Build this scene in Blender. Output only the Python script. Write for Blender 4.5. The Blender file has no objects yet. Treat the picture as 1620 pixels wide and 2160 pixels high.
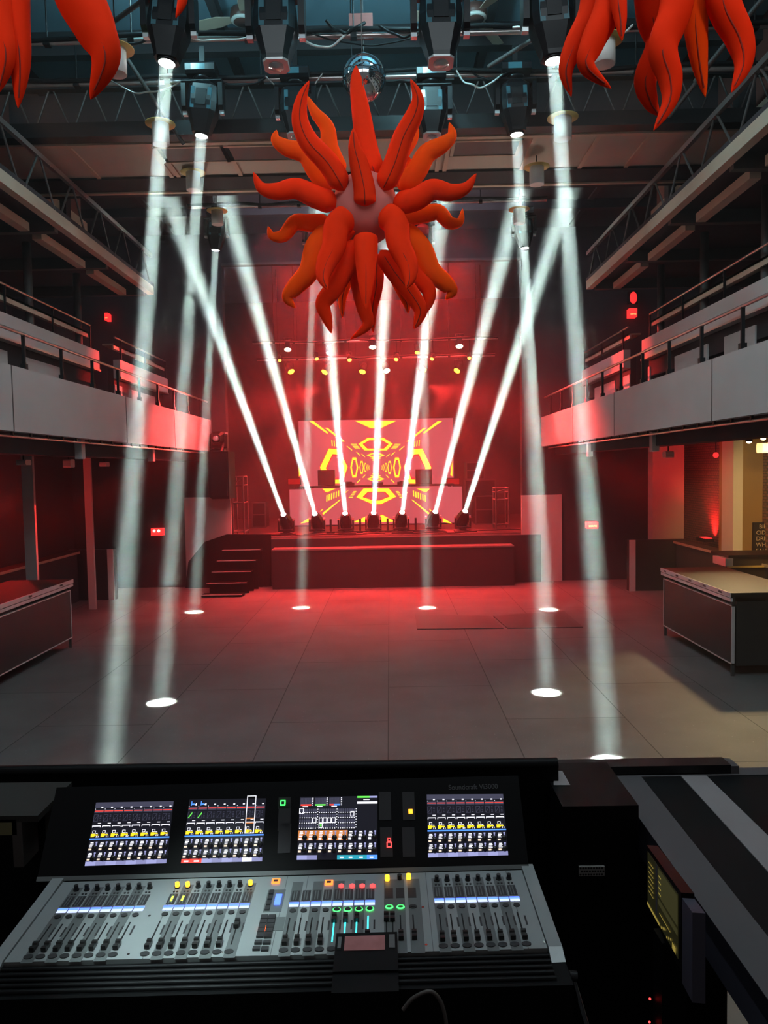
import bpy, math, random
from mathutils import Vector as V, Matrix
random.seed(7)
S = bpy.context.scene
COL = S.collection
R = math.radians
# ------------------------------------------------------------------ camera
F = 1600.0                                     # focal length in pixels of the 1620x2160 frame
CAM = V((0.32, 0.0, 2.6))
VPX, VPY, ROLL = 822.0, 990.0, 0.0185
_cy = V(((VPX-810)/F, (1080-VPY)/F, -1)).normalized()
_cx = V((math.cos(ROLL), math.sin(ROLL), 0)); _cx = (_cx - _cx.dot(_cy)*_cy).normalized()
_cz = _cx.cross(_cy)
ROT = Matrix((_cx, _cy, _cz))                  # camera -> world
cam = bpy.data.cameras.new('camera'); cam_ob = bpy.data.objects.new('camera', cam); COL.objects.link(cam_ob)
cam.sensor_fit = 'VERTICAL'; cam.sensor_height = 36; cam.lens = 36*F/2160; cam.clip_start = .05; cam.clip_end = 200
cam_ob.matrix_world = Matrix.Translation(CAM) @ ROT.to_4x4()
S.camera = cam_ob
def ray(px, py): return ROT @ V(((px-810)/F, (1080-py)/F, -1))
def atY(px, py, y): d = ray(px, py); return CAM + d*(y/d.y)
def atZ(px, py, z): d = ray(px, py); return CAM + d*((z-CAM.z)/d.z)
def atX(px, py, x): d = ray(px, py); return CAM + d*((x-CAM.x)/d.x)
def atT(px, py, t): return CAM + ray(px, py)*t
def pix(p):
    q = ROT.transposed() @ (V(p)-CAM); return (810+F*q.x/-q.z, 1080-F*q.y/-q.z)
# ------------------------------------------------------------------ world, exposure
w = bpy.data.worlds.new('world'); S.world = w; w.use_nodes = True
w.node_tree.nodes['Background'].inputs[0].default_value = (.66, .60, .60, 1)
w.node_tree.nodes['Background'].inputs[1].default_value = .115
S.view_settings.view_transform = 'Standard'; S.view_settings.look = 'None'
S.view_settings.exposure = 0.0; S.view_settings.gamma = 1.0; S.view_settings.use_curve_mapping = False
S.cycles.use_denoising = True; S.cycles.use_light_tree = False
S.cycles.volume_bounces = 0; S.cycles.max_bounces = 5; S.cycles.diffuse_bounces = 3; S.cycles.glossy_bounces = 3
S.cycles.sample_clamp_indirect = 60
HAZE_DENSITY = (.0065, .014)              # hall, stage end
def lamp(name, kind, loc, target, energy, color, **kw):
    l = bpy.data.lights.new(name, kind); l.energy = energy; l.color = color
    for k, v in kw.items(): setattr(l, k, v)
    o = bpy.data.objects.new(name, l); COL.objects.link(o); o.location = loc
    if target is not None: o.rotation_euler = (V(target)-V(loc)).to_track_quat('-Z', 'Y').to_euler()
    return o
WHITE = (.76, 1.0, .92)
RED = (1.0, .035, .03)
# added soft fills, and work lights
lamp('hall_fill', 'AREA', (.3, 2.6, 7.6), (.3, 8, 0), 160, (.80, .94, 1.0), shape='RECTANGLE', size=5, size_y=2)  # added fill over the floor and stars, no fixture behind it
lamp('ceiling_work_light', 'POINT', (.75, 7.3, 7.35), None, 90, (.4, .88, 1.0), shadow_soft_size=.1)
lamp('ceiling_work_light', 'POINT', (-1.9, 7.6, 7.3), None, 45, (.4, .88, 1.0), shadow_soft_size=.1)
lamp('console_work_light', 'SPOT', (-.40, 1.60, 2.60), (-.16, 1.86, 1.3), 75, (.75, .97, .97), spot_size=R(37), spot_blend=1, shadow_soft_size=.04)
lamp('stage_haze_fill', 'AREA', (0, 14.4, 7.85), (0, 18.5, 2.5), 100, (.85, .80, 1.0), shape='RECTANGLE', size=5, size_y=.6)  # added fill to lift the stage haze, stands in for scattering
for s in (-1, 1):
    lamp('soffit_fill', 'SPOT', (s*3.5, 11.6, 4.5), (-s*.6, 9.7, 6.5), 90, (1, .92, .8), spot_size=R(95), spot_blend=.9, shadow_soft_size=.15)  # added uplights replacing the floor's bounce on the soffit
# red washes of the stage, and added fill spots
lamp('stage_wash', 'AREA', (0, 18.3, 7.72), (0, 16.4, 0), 330, RED, shape='RECTANGLE', size=5, size_y=.5, spread=R(70))
lamp('stage_back_wash', 'AREA', (0, 20.4, 7.9), (0, 20.8, 0), 800, RED, shape='RECTANGLE', size=5, size_y=.5, spread=R(110))
lamp('front_wash', 'AREA', (0, 13.9, 7.0), (0, 18.0, .6), 420, RED, shape='RECTANGLE', size=4, size_y=.3, spread=R(95))
lamp('hall_red_fill', 'SPOT', (0, 13.4, 7.75), (0, 10.2, 0), 420, (1, .10, .10), spot_size=R(60), spot_blend=1, shadow_soft_size=.2)  # added red fill for the hall floor, kept out of view
for s in (-1, 1):
    lamp('balcony_wash', 'SPOT', (s*1.2, 18.4, 4.6), (s*3.8, 14.4, 3.38), 8000, RED, spot_size=R(26), spot_blend=1, shadow_soft_size=.05)
    lamp('gallery_wash', 'SPOT', (s*-2.2, 18.2, 5.2), (s*4.5, 13.0, 4.35), 8500, RED, spot_size=R(13), spot_blend=.8, shadow_soft_size=.05)
    lamp('panel_fill', 'SPOT', (s*.6, 13.3, 7.7), (s*3.8, 17.1, .9), 4500, RED, spot_size=R(15), spot_blend=.9, shadow_soft_size=.1)  # spots added to redden the pale wall panels
    lamp('under_balcony_red', 'POINT', (5.25, 14.3, 2.4) if s > 0 else (-6.2, 12.9, 2.1), None, 34, RED, shadow_soft_size=.1)
    lamp('corner_star_fill', 'SPOT', (s*2.6, 1.1, 4.6), atY(110 if s < 0 else 1405, 60, 3.4), 60, (1, .72, .6), spot_size=R(34), spot_blend=.8, shadow_soft_size=.1)  # added spots that brighten the corner stars
    lamp('star_fill', 'SPOT', (s*3.5, 7.4, 6.3), (-.1, 6.0, 4.6), 260, (1, .5, .3), spot_size=R(32), spot_blend=.6, shadow_soft_size=.1)  # added side spots that brighten the central star

# ------------------------------------------------------------------ materials
MATS = {}
def mat(name, c, rough=.6, metal=0, noise=.12, nscale=6, bump=0, emis=None, es=0, spec=.4):
    if name in MATS: return MATS[name]
    m = bpy.data.materials.new(name); m.use_nodes = True; nt = m.node_tree
    b = nt.nodes['Principled BSDF']
    b.inputs['Roughness'].default_value = rough; b.inputs['Metallic'].default_value = metal
    b.inputs['Specular IOR Level'].default_value = spec
    b.inputs['Base Color'].default_value = (*c, 1)
    if noise:
        tc = nt.nodes.new('ShaderNodeTexCoord'); n = nt.nodes.new('ShaderNodeTexNoise')
        n.inputs['Scale'].default_value = nscale; n.inputs['Detail'].default_value = 4
        r = nt.nodes.new('ShaderNodeMix'); r.data_type = 'RGBA'
        r.inputs[6].default_value = (*[x*(1-noise) for x in c], 1); r.inputs[7].default_value = (*[min(1, x*(1+noise)) for x in c], 1)
        nt.links.new(tc.outputs['Object'], n.inputs['Vector']); nt.links.new(n.outputs['Fac'], r.inputs[0])
        nt.links.new(r.outputs[2], b.inputs['Base Color'])
        if bump:
            bp = nt.nodes.new('ShaderNodeBump'); bp.inputs['Strength'].default_value = bump
            nt.links.new(n.outputs['Fac'], bp.inputs['Height']); nt.links.new(bp.outputs[0], b.inputs['Normal'])
    if emis:
        b.inputs['Emission Color'].default_value = (*emis, 1); b.inputs['Emission Strength'].default_value = es
    MATS[name] = m
    return m
def glow(name, c, s):
    return mat(name, (.02, .02, .02), .4, 0, 0, emis=c, es=s)
BLACK = mat('black_paint', (.006, .006, .007), .6, noise=.3, spec=.2)
BLACKM = mat('black_metal', (.010, .010, .011), .45, 0, noise=.2, spec=.3)
HEADBLK = mat('fixture_black', (.004, .0045, .006), .35, 0, noise=.15, spec=.35)
DARK = mat('dark_wall_paint', (.05, .042, .046), .85, noise=.18, nscale=2)
DARKER = mat('stage_black', (.03, .026, .028), .9, noise=.2, nscale=2)
CURT = mat('black_curtain', (.035, .032, .036), .95, noise=.3, nscale=9)
PLASTER = mat('pale_plaster', (.60, .56, .54), .8, noise=.10, nscale=1.6, bump=.06)
PANELW = mat('pale_panel', (.45, .42, .40), .75, noise=.08, nscale=2)
BEIGE = mat('beige_trim', (.56, .45, .34), .6, noise=.12, nscale=5)
SOFFIT = mat('soffit_board', (.52, .47, .39), .8, noise=.1, nscale=3)
BLUECEIL = mat('blue_grey_ceiling', (.24, .40, .50), .8, noise=.15, nscale=1.5)
STEEL = mat('painted_steel', (.10, .09, .085), .5, .2, noise=.15)
RAILM = mat('rail_metal', (.55, .5, .47), .28, .8, noise=.06)
CHROME = mat('chrome', (.7, .7, .7), .18, 1, noise=.04)
REDWALL = mat('red_brown_wall', (.20, .075, .06), .85, noise=.15, nscale=2)
YELWALL = mat('ochre_wall', (.33, .20, .075), .85, noise=.1, nscale=2)
WHITEP = mat('white_plastic', (.75, .74, .70), .45, noise=.05)
YELP = mat('yellow_shade', (.75, .55, .18), .5, noise=.06)
FABRIC = mat('orange_red_fabric', (.92, .035, .006), .8, noise=.06, nscale=14, bump=.05, spec=.04)
FABRIC2 = mat('orange_fabric', (1.0, .085, .006), .8, noise=.05, nscale=14, bump=.05, spec=.04)
SEAM = mat('dark_red_seam', (.28, .015, .006), .7, noise=.1)
FABRICP = mat('pink_fabric', (.60, .17, .15), .8, noise=.08, nscale=10, spec=.05)
LENS = glow('lit_lens', (.85, 1, 1), 30)
LENSOFF = mat('glass_lens', (.5, .6, .62), .12, .6, noise=.05)
LENSRING = mat('lens_plate', (.62, .68, .68), .35, .5, noise=.06)
DISPLAY = mat('fixture_display', (.06, .15, .18), .2, 0, noise=.05)
REDLENS = glow('red_lens', (1, .16, .02), 14)
YELLENS = glow('amber_lens', (1, .42, .02), 9)
HOTLENS = glow('hot_lens', (1, .75, .45), 16)
REDSIGN = glow('exit_red', (1, .02, .02), 2.2)
REDDIM = glow('exit_red_dim', (.9, .01, .015), .35)
WARM = glow('warm_bulb', (1, .78, .35), 25)
COUNTER = mat('dark_laminate', (.045, .04, .04), .38, noise=.2, nscale=3)
COUNTERTOP = mat('counter_top_wood', (.04, .028, .02), .6, noise=.25, nscale=4)
ALU = mat('aluminium_edge', (.85, .80, .78), .4, .2, noise=.06)
GREYDECK = mat('console_silver', (.33, .36, .36), .42, .25, noise=.08, nscale=8)
GREYSTRIP = mat('console_grey_strip', (.15, .165, .165), .45, .2, noise=.08, nscale=8)
GREYTRIM = mat('grey_trim', (.10, .095, .10), .6, noise=.12)
PALETRIM = mat('pale_tape', (.30, .28, .285), .6, noise=.1)
def brick_mat():
    m = bpy.data.materials.new('brick'); m.use_nodes = True; nt = m.node_tree; b = nt.nodes['Principled BSDF']
    tc = nt.nodes.new('ShaderNodeTexCoord'); mp = nt.nodes.new('ShaderNodeMapping'); mp.inputs['Rotation'].default_value = (R(90), 0, R(90))
    t = nt.nodes.new('ShaderNodeTexBrick'); t.inputs['Scale'].default_value = 5; t.inputs['Mortar Size'].default_value = .03
    t.inputs['Color1'].default_value = (.28, .12, .09, 1); t.inputs['Color2'].default_value = (.20, .08, .065, 1); t.inputs['Mortar'].default_value = (.07, .05, .05, 1)
    sx = nt.nodes.new('ShaderNodeSeparateXYZ'); cx = nt.nodes.new('ShaderNodeCombineXYZ')
    nt.links.new(tc.outputs['Object'], sx.inputs[0]); nt.links.new(sx.outputs['Y'], cx.inputs['X']); nt.links.new(sx.outputs['Z'], cx.inputs['Y'])
    nt.links.new(cx.outputs[0], t.inputs['Vector']); nt.links.new(t.outputs['Color'], b.inputs['Base Color'])
    bp = nt.nodes.new('ShaderNodeBump'); bp.invert = True; bp.inputs['Strength'].default_value = .7; bp.inputs['Distance'].default_value = .03
    nt.links.new(t.outputs['Fac'], bp.inputs['Height']); nt.links.new(bp.outputs[0], b.inputs['Normal'])
    b.inputs['Roughness'].default_value = .85
    return m
BRICK = brick_mat()
def floor_mat():
    m = bpy.data.materials.new('hall_floor'); m.use_nodes = True; nt = m.node_tree; b = nt.nodes['Principled BSDF']
    tc = nt.nodes.new('ShaderNodeTexCoord'); mp = nt.nodes.new('ShaderNodeMapping'); mp.inputs['Rotation'].default_value = (0, 0, R(90))
    mp.inputs['Location'].default_value = (.4, -.26, 0)
    t = nt.nodes.new('ShaderNodeTexBrick'); t.inputs['Scale'].default_value = 1
    t.inputs['Brick Width'].default_value = 2.44; t.inputs['Row Height'].default_value = 1.22; t.inputs['Mortar Size'].default_value = .006
    t.inputs['Color1'].default_value = (.26, .255, .25, 1); t.inputs['Color2'].default_value = (.225, .222, .22, 1); t.inputs['Mortar'].default_value = (.07, .07, .07, 1)
    n = nt.nodes.new('ShaderNodeTexNoise'); n.inputs['Scale'].default_value = 1.3; n.inputs['Detail'].default_value = 8
    n2 = nt.nodes.new('ShaderNodeTexNoise'); n2.inputs['Scale'].default_value = 55; n2.inputs['Detail'].default_value = 2
    rp = nt.nodes.new('ShaderNodeValToRGB'); rp.color_ramp.elements[0].position = .70; rp.color_ramp.elements[1].position = .76
    rp.color_ramp.elements[0].color = (0, 0, 0, 1); rp.color_ramp.elements[1].color = (1, 1, 1, 1)
    mx = nt.nodes.new('ShaderNodeMix'); mx.data_type = 'RGBA'; mx.blend_type = 'MULTIPLY'; mx.inputs[0].default_value = .55
    m2 = nt.nodes.new('ShaderNodeMix'); m2.data_type = 'RGBA'; m2.inputs[7].default_value = (.42, .42, .42, 1)
    nt.links.new(tc.outputs['Object'], mp.inputs[0]); nt.links.new(mp.outputs[0], t.inputs['Vector'])
    for k in (n, n2): nt.links.new(tc.outputs['Object'], k.inputs['Vector'])
    nt.links.new(t.outputs['Color'], mx.inputs[6]); nt.links.new(n.outputs['Fac'], mx.inputs[7])
    nt.links.new(n2.outputs['Fac'], rp.inputs[0]); nt.links.new(rp.outputs[0], m2.inputs[0]); nt.links.new(mx.outputs[2], m2.inputs[6])
    nt.links.new(m2.outputs[2], b.inputs['Base Color'])
    b.inputs['Roughness'].default_value = .55; b.inputs['Specular IOR Level'].default_value = .35
    return m
FLOOR = floor_mat()

# ------------------------------------------------------------------ mesh builder
class MB:
    def __init__(s): s.v = []; s.f = []; s.mi = []; s.sm = []; s.m = []
    def _m(s, m):
        if m not in s.m: s.m.append(m)
        return s.m.index(m)
    def add(s, vs, fs, m, smooth=False):
        o = len(s.v); k = s._m(m); s.v += [tuple(v) for v in vs]
        for f in fs: s.f.append([i+o for i in f]); s.mi.append(k); s.sm.append(smooth)
        return s
    def box(s, a, b, m, M=None):
        x0, y0, z0 = a; x1, y1, z1 = b
        vs = [V((x, y, z)) for z in (z0, z1) for y in (y0, y1) for x in (x0, x1)]
        if M is not None: vs = [M @ v for v in vs]
        return s.add(vs, [(0, 2, 3, 1), (4, 5, 7, 6), (0, 1, 5, 4), (2, 6, 7, 3), (0, 4, 6, 2), (1, 3, 7, 5)], m)
    def cbox(s, a, b, m, M=None, c=.01):
        """box with its four vertical-to-x edges chamfered (profile in y-z)"""
        x0, y0, z0 = a; x1, y1, z1 = b
        pr = [(y0+c, z0), (y1-c, z0), (y1, z0+c), (y1, z1-c), (y1-c, z1), (y0+c, z1), (y0, z1-c), (y0, z0+c)]
        vs = [V((x, y, z)) for x in (x0, x1) for y, z in pr]
        if M is not None: vs = [M @ v for v in vs]
        n = 8
        fs = [tuple(range(n))[::-1], tuple(range(n, 2*n))]+[(i, (i+1) % n, n+(i+1) % n, n+i) for i in range(n)]
        return s.add(vs, fs, m)
    def hexa(s, lo, hi, m):
        """prism between two matching polygons"""
        n = len(lo)
        fs = [tuple(range(n))[::-1], tuple(range(n, 2*n))]+[(i, (i+1) % n, n+(i+1) % n, n+i) for i in range(n)]
        return s.add([V(p) for p in lo]+[V(p) for p in hi], fs, m)
    def poly(s, ps, m): return s.add([V(p) for p in ps], [tuple(range(len(ps)))], m)
    def tube(s, pts, rs, m, n=10, flat=1, up=None, cap=True, smooth=True):
        pts = [V(p) for p in pts]
        if not hasattr(rs, '__len__'): rs = [rs]*len(pts)
        vs = []; fs = []; u = None
        for i, p in enumerate(pts):
            d = (pts[min(i+1, len(pts)-1)]-pts[max(i-1, 0)]).normalized()
            if up is not None: b = V(up)
            elif u is None: b = V((0, 0, 1)) if abs(d.z) < .9 else V((1, 0, 0))
            else: b = u
            a = d.cross(b).normalized(); u = a.cross(d).normalized()
            for k in range(n):
                t = 2*math.pi*k/n
                vs.append(p + a*math.cos(t)*rs[i] + u*math.sin(t)*rs[i]*flat)
        for i in range(len(pts)-1):
            for k in range(n):
                fs.append((i*n+k, i*n+(k+1) % n, (i+1)*n+(k+1) % n, (i+1)*n+k))
        s.add(vs, fs, m, smooth)
        if cap:
            s.add(vs[:n], [tuple(range(n))[::-1]], m); s.add(vs[-n:], [tuple(range(n))], m)
        return s
    def rod(s, a, b, r, m, n=8): return s.tube([a, b], r, m, n)
    def bar(s, a, b, w, h, m, up=(0, 0, 1)):
        a = V(a); b = V(b); d = (b-a).normalized(); x = d.cross(V(up)).normalized(); z = x.cross(d)
        lo = [a+x*i*w/2+z*j*h/2 for i, j in ((-1, -1), (1, -1), (1, 1), (-1, 1))]
        return s.hexa(lo, [p+(b-a) for p in lo], m)
    def lathe(s, prof, m, M=None, n=24, smooth=True):
        vs = []; fs = []
        for r, z in prof:
            for k in range(n):
                t = 2*math.pi*k/n; vs.append(V((r*math.cos(t), r*math.sin(t), z)))
        if M is not None: vs = [M @ v for v in vs]
        for i in range(len(prof)-1):
            for k in range(n): fs.append((i*n+k, i*n+(k+1) % n, (i+1)*n+(k+1) % n, (i+1)*n+k))
        fs.append(tuple(range(n))[::-1]); fs.append(tuple(range((len(prof)-1)*n, len(prof)*n)))
        return s.add(vs, fs, m, smooth)
    def sphere(s, c, r, m, nu=32, nv=16, sc=(1, 1, 1), smooth=True):
        c = V(c); vs = []; fs = []
        for j in range(nv+1):
            a = math.pi*j/nv
            for i in range(nu):
                b = 2*math.pi*i/nu
                vs.append(c+V((r*sc[0]*math.sin(a)*math.cos(b), r*sc[1]*math.sin(a)*math.sin(b), r*sc[2]*math.cos(a))))
        for j in range(nv):
            for i in range(nu): fs.append((j*nu+i, (j+1)*nu+i, (j+1)*nu+(i+1) % nu, j*nu+(i+1) % nu))
        return s.add(vs, fs, m, smooth)
def tag(o, label, cat, group=None, kind=None):
    if label: o['label'] = label
    if cat: o['category'] = cat
    if group: o['group'] = group
    if kind: o['kind'] = kind
    return o
class Thing:
    """an Empty at the thing's base; parts are built in world coordinates"""
    def __init__(s, name, loc, label, cat, group=None):
        s.e = bpy.data.objects.new(name, None); COL.objects.link(s.e); s.loc = V(loc); s.e.location = s.loc
        s.e.empty_display_size = .1
        tag(s.e, label, cat, group)
    def part(s, name, mb, parent=None, label=None):
        me_o = mb_build(mb, name, s.loc)
        me_o.parent = parent or s.e
        if label: me_o['label'] = label
        return me_o
def mb_build(mb, name, off):
    me = bpy.data.meshes.new(name); off = V(off)
    me.from_pydata([tuple(V(v)-off) for v in mb.v], [], mb.f)
    for m in mb.m: me.materials.append(m)
    me.polygons.foreach_set('material_index', mb.mi); me.polygons.foreach_set('use_smooth', mb.sm); me.update()
    o = bpy.data.objects.new(name, me); COL.objects.link(o); return o
def single(name, mb, label, cat, group=None, base=None):
    """a thing that is one mesh"""
    if base is None:
        n = len(mb.v); base = (sum(v[0] for v in mb.v)/n, sum(v[1] for v in mb.v)/n, min(v[2] for v in mb.v))
    o = mb_build(mb, name, base); o.location = base
    return tag(o, label, cat, group)
def struct(name, mb):
    o = mb_build(mb, name, (0, 0, 0)); o['kind'] = 'structure'; return o
def bx(a, b, m): return MB().box(a, b, m)
def dup(t_e, dloc, label, rot=None):
    c = t_e.copy(); COL.objects.link(c); c.location = t_e.location+V(dloc)
    if label: c['label'] = label
    for ch in list(t_e.children):
        d = ch.copy(); COL.objects.link(d); d.parent = c
        for g in list(ch.children):
            h = g.copy(); COL.objects.link(h); h.parent = d
    return c
def spline(pts, n=6):
    """Catmull-Rom through the points"""
    P = [V(p) for p in pts]; P = [P[0]*2-P[1]]+P+[P[-1]*2-P[-2]]; out = []
    for i in range(1, len(P)-2):
        for k in range(n):
            t = k/n; a, b, c, d = P[i-1:i+3]
            out.append(.5*((2*b)+(c-a)*t+(2*a-5*b+4*c-d)*t*t+(3*b-a-3*c+d)*t**3))
    out.append(P[-2]); return out
def text_mesh(txt, size, m, M, name, parent, off, align='LEFT'):
    cu = bpy.data.curves.new(name, 'FONT'); cu.body = txt; cu.size = size; cu.align_x = align; cu.extrude = .0006
    cu.materials.append(m)
    tmp = bpy.data.objects.new('tmp', cu); COL.objects.link(tmp); bpy.context.view_layer.update()
    me = bpy.data.meshes.new_from_object(tmp.evaluated_get(bpy.context.evaluated_depsgraph_get()))
    bpy.data.objects.remove(tmp); bpy.data.curves.remove(cu)
    me.transform(Matrix.Translation(-V(off)) @ M)
    o = bpy.data.objects.new(name, me); COL.objects.link(o); o.parent = parent
    return o

# ================================================================== STRUCTURE
XL, XR = -3.68, 3.74                 # balcony fronts
SY = 17.2                            # plane of the stage opening
struct('floor', bx((-9.5, -4, -.15), (9.5, 25, 0), FLOOR))
struct('ceiling', bx((-9.5, 1.0, 8.0), (9.5, 25, 8.15), BLUECEIL))
struct('ceiling_rear', bx((-9.3, 10.96, 7.9), (9.3, SY, 8.0), DARKER))
struct('wall_left', bx((-9.6, 1, 0), (-9.3, 25, 8.15), DARK))
struct('wall_right', bx((9.3, 1, 0), (9.6, 25, 8.15), DARK))
struct('wall_back', bx((-9.5, 24.6, 0), (9.5, 24.8, 8.15), CURT))
struct('wall_stage_left', MB().box((-9.3, SY, 0), (-3.36, SY+.25, 8), DARK).box((-5.7, SY+.25, 0), (-5.5, 24.6, 8), DARKER))
struct('wall_stage_right', MB().box((3.32, SY, 0), (9.3, SY+.25, 8), DARK).box((5.5, SY+.25, 0), (5.7, 24.6, 8), DARKER))
struct('wall_header', MB().box((-3.36, SY, 7.24), (3.32, SY+.25, 8), DARK).box((-3.36, SY-.03, 7.21), (3.32, SY, 7.26), STEEL))
# pale wall pieces either side of the stage
pl = atY(388, 1050, SY-.08); pr = atY(486, 1052, SY-.08)
struct('trim_1', bx((pl.x, SY-.08, 0), (pr.x, SY-.002, pl.z), PANELW))
pl = atY(1100, 1045, SY-.08); pr = atY(1185, 1041, SY-.08)
struct('trim_2', bx((pl.x, SY-.08, 0), (pr.x, SY-.002, pl.z), PANELW))
# soffit over the hall front, with battens and hatches
mb = MB().box((-5.3, 9.15, 6.47), (5.3, 10.6, 6.6), SOFFIT)
mb.box((-5.3, 9.08, 6.45), (5.3, 9.15, 6.6), BEIGE)
mb.box((-5.3, 10.6, 6.46), (5.3, 10.8, 6.95), DARKER).box((-5.3, 10.54, 6.42), (5.3, 10.6, 6.47), BEIGE)
mb.box((-5.3, 10.1, 6.44), (5.3, 10.54, 6.47), DARKER)
for x in (-3.4, -2.45, -2.36, -1.55, -.02, 1.0, 1.1, 2.1, 2.85, 3.45):
    mb.box((x-.025, 9.15, 6.45), (x+.025, 10.1, 6.47), BEIGE)
for x in (-2.0, -1.2, 1.55):
    mb.box((x-.38, 9.2, 6.45), (x+.38, 9.6, 6.472), STEEL)
    for a, b in (((x-.42, 9.17), (x+.42, 9.2)), ((x-.42, 9.6), (x+.42, 9.63)), ((x-.42, 9.17), (x-.38, 9.63)), ((x+.38, 9.17), (x+.42, 9.63))):
        mb.box((*a, 6.44), (*b, 6.47), BEIGE)
struct('ceiling_soffit', mb)
mb = MB()
for y in (8.0, 9.6, 11.2, 13.5, 15.5): mb.box((-9.3, y-.07, 7.72), (9.3, y+.07, 8.0), DARK)
for x in (-4.4, -1.6, 1.6, 4.4): mb.box((x-.05, 5, 7.86), (x+.05, 17, 8.0), DARK)
mb.box((-9.3, 10.8, 6.9), (9.3, 10.95, 8), DARK)
struct('ceiling_beam', mb)
# long lattice joist across the hall
J = MB().box((-5.6, 8.92, 7.02), (5.6, 9.02, 7.12), BLACKM).box((-5.6, 8.87, 6.46), (5.6, 9.05, 6.62), BLACKM)
x = -5.5
while x < 5.5:
    J.rod((x, 8.97, 6.6), (x+.17, 8.97, 7.03), .011, STEEL, 6).rod((x+.22, 8.97, 7.03), (x+.40, 8.97, 6.6), .011, STEEL, 6); x += .45
struct('ceiling_joist', J)

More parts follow.
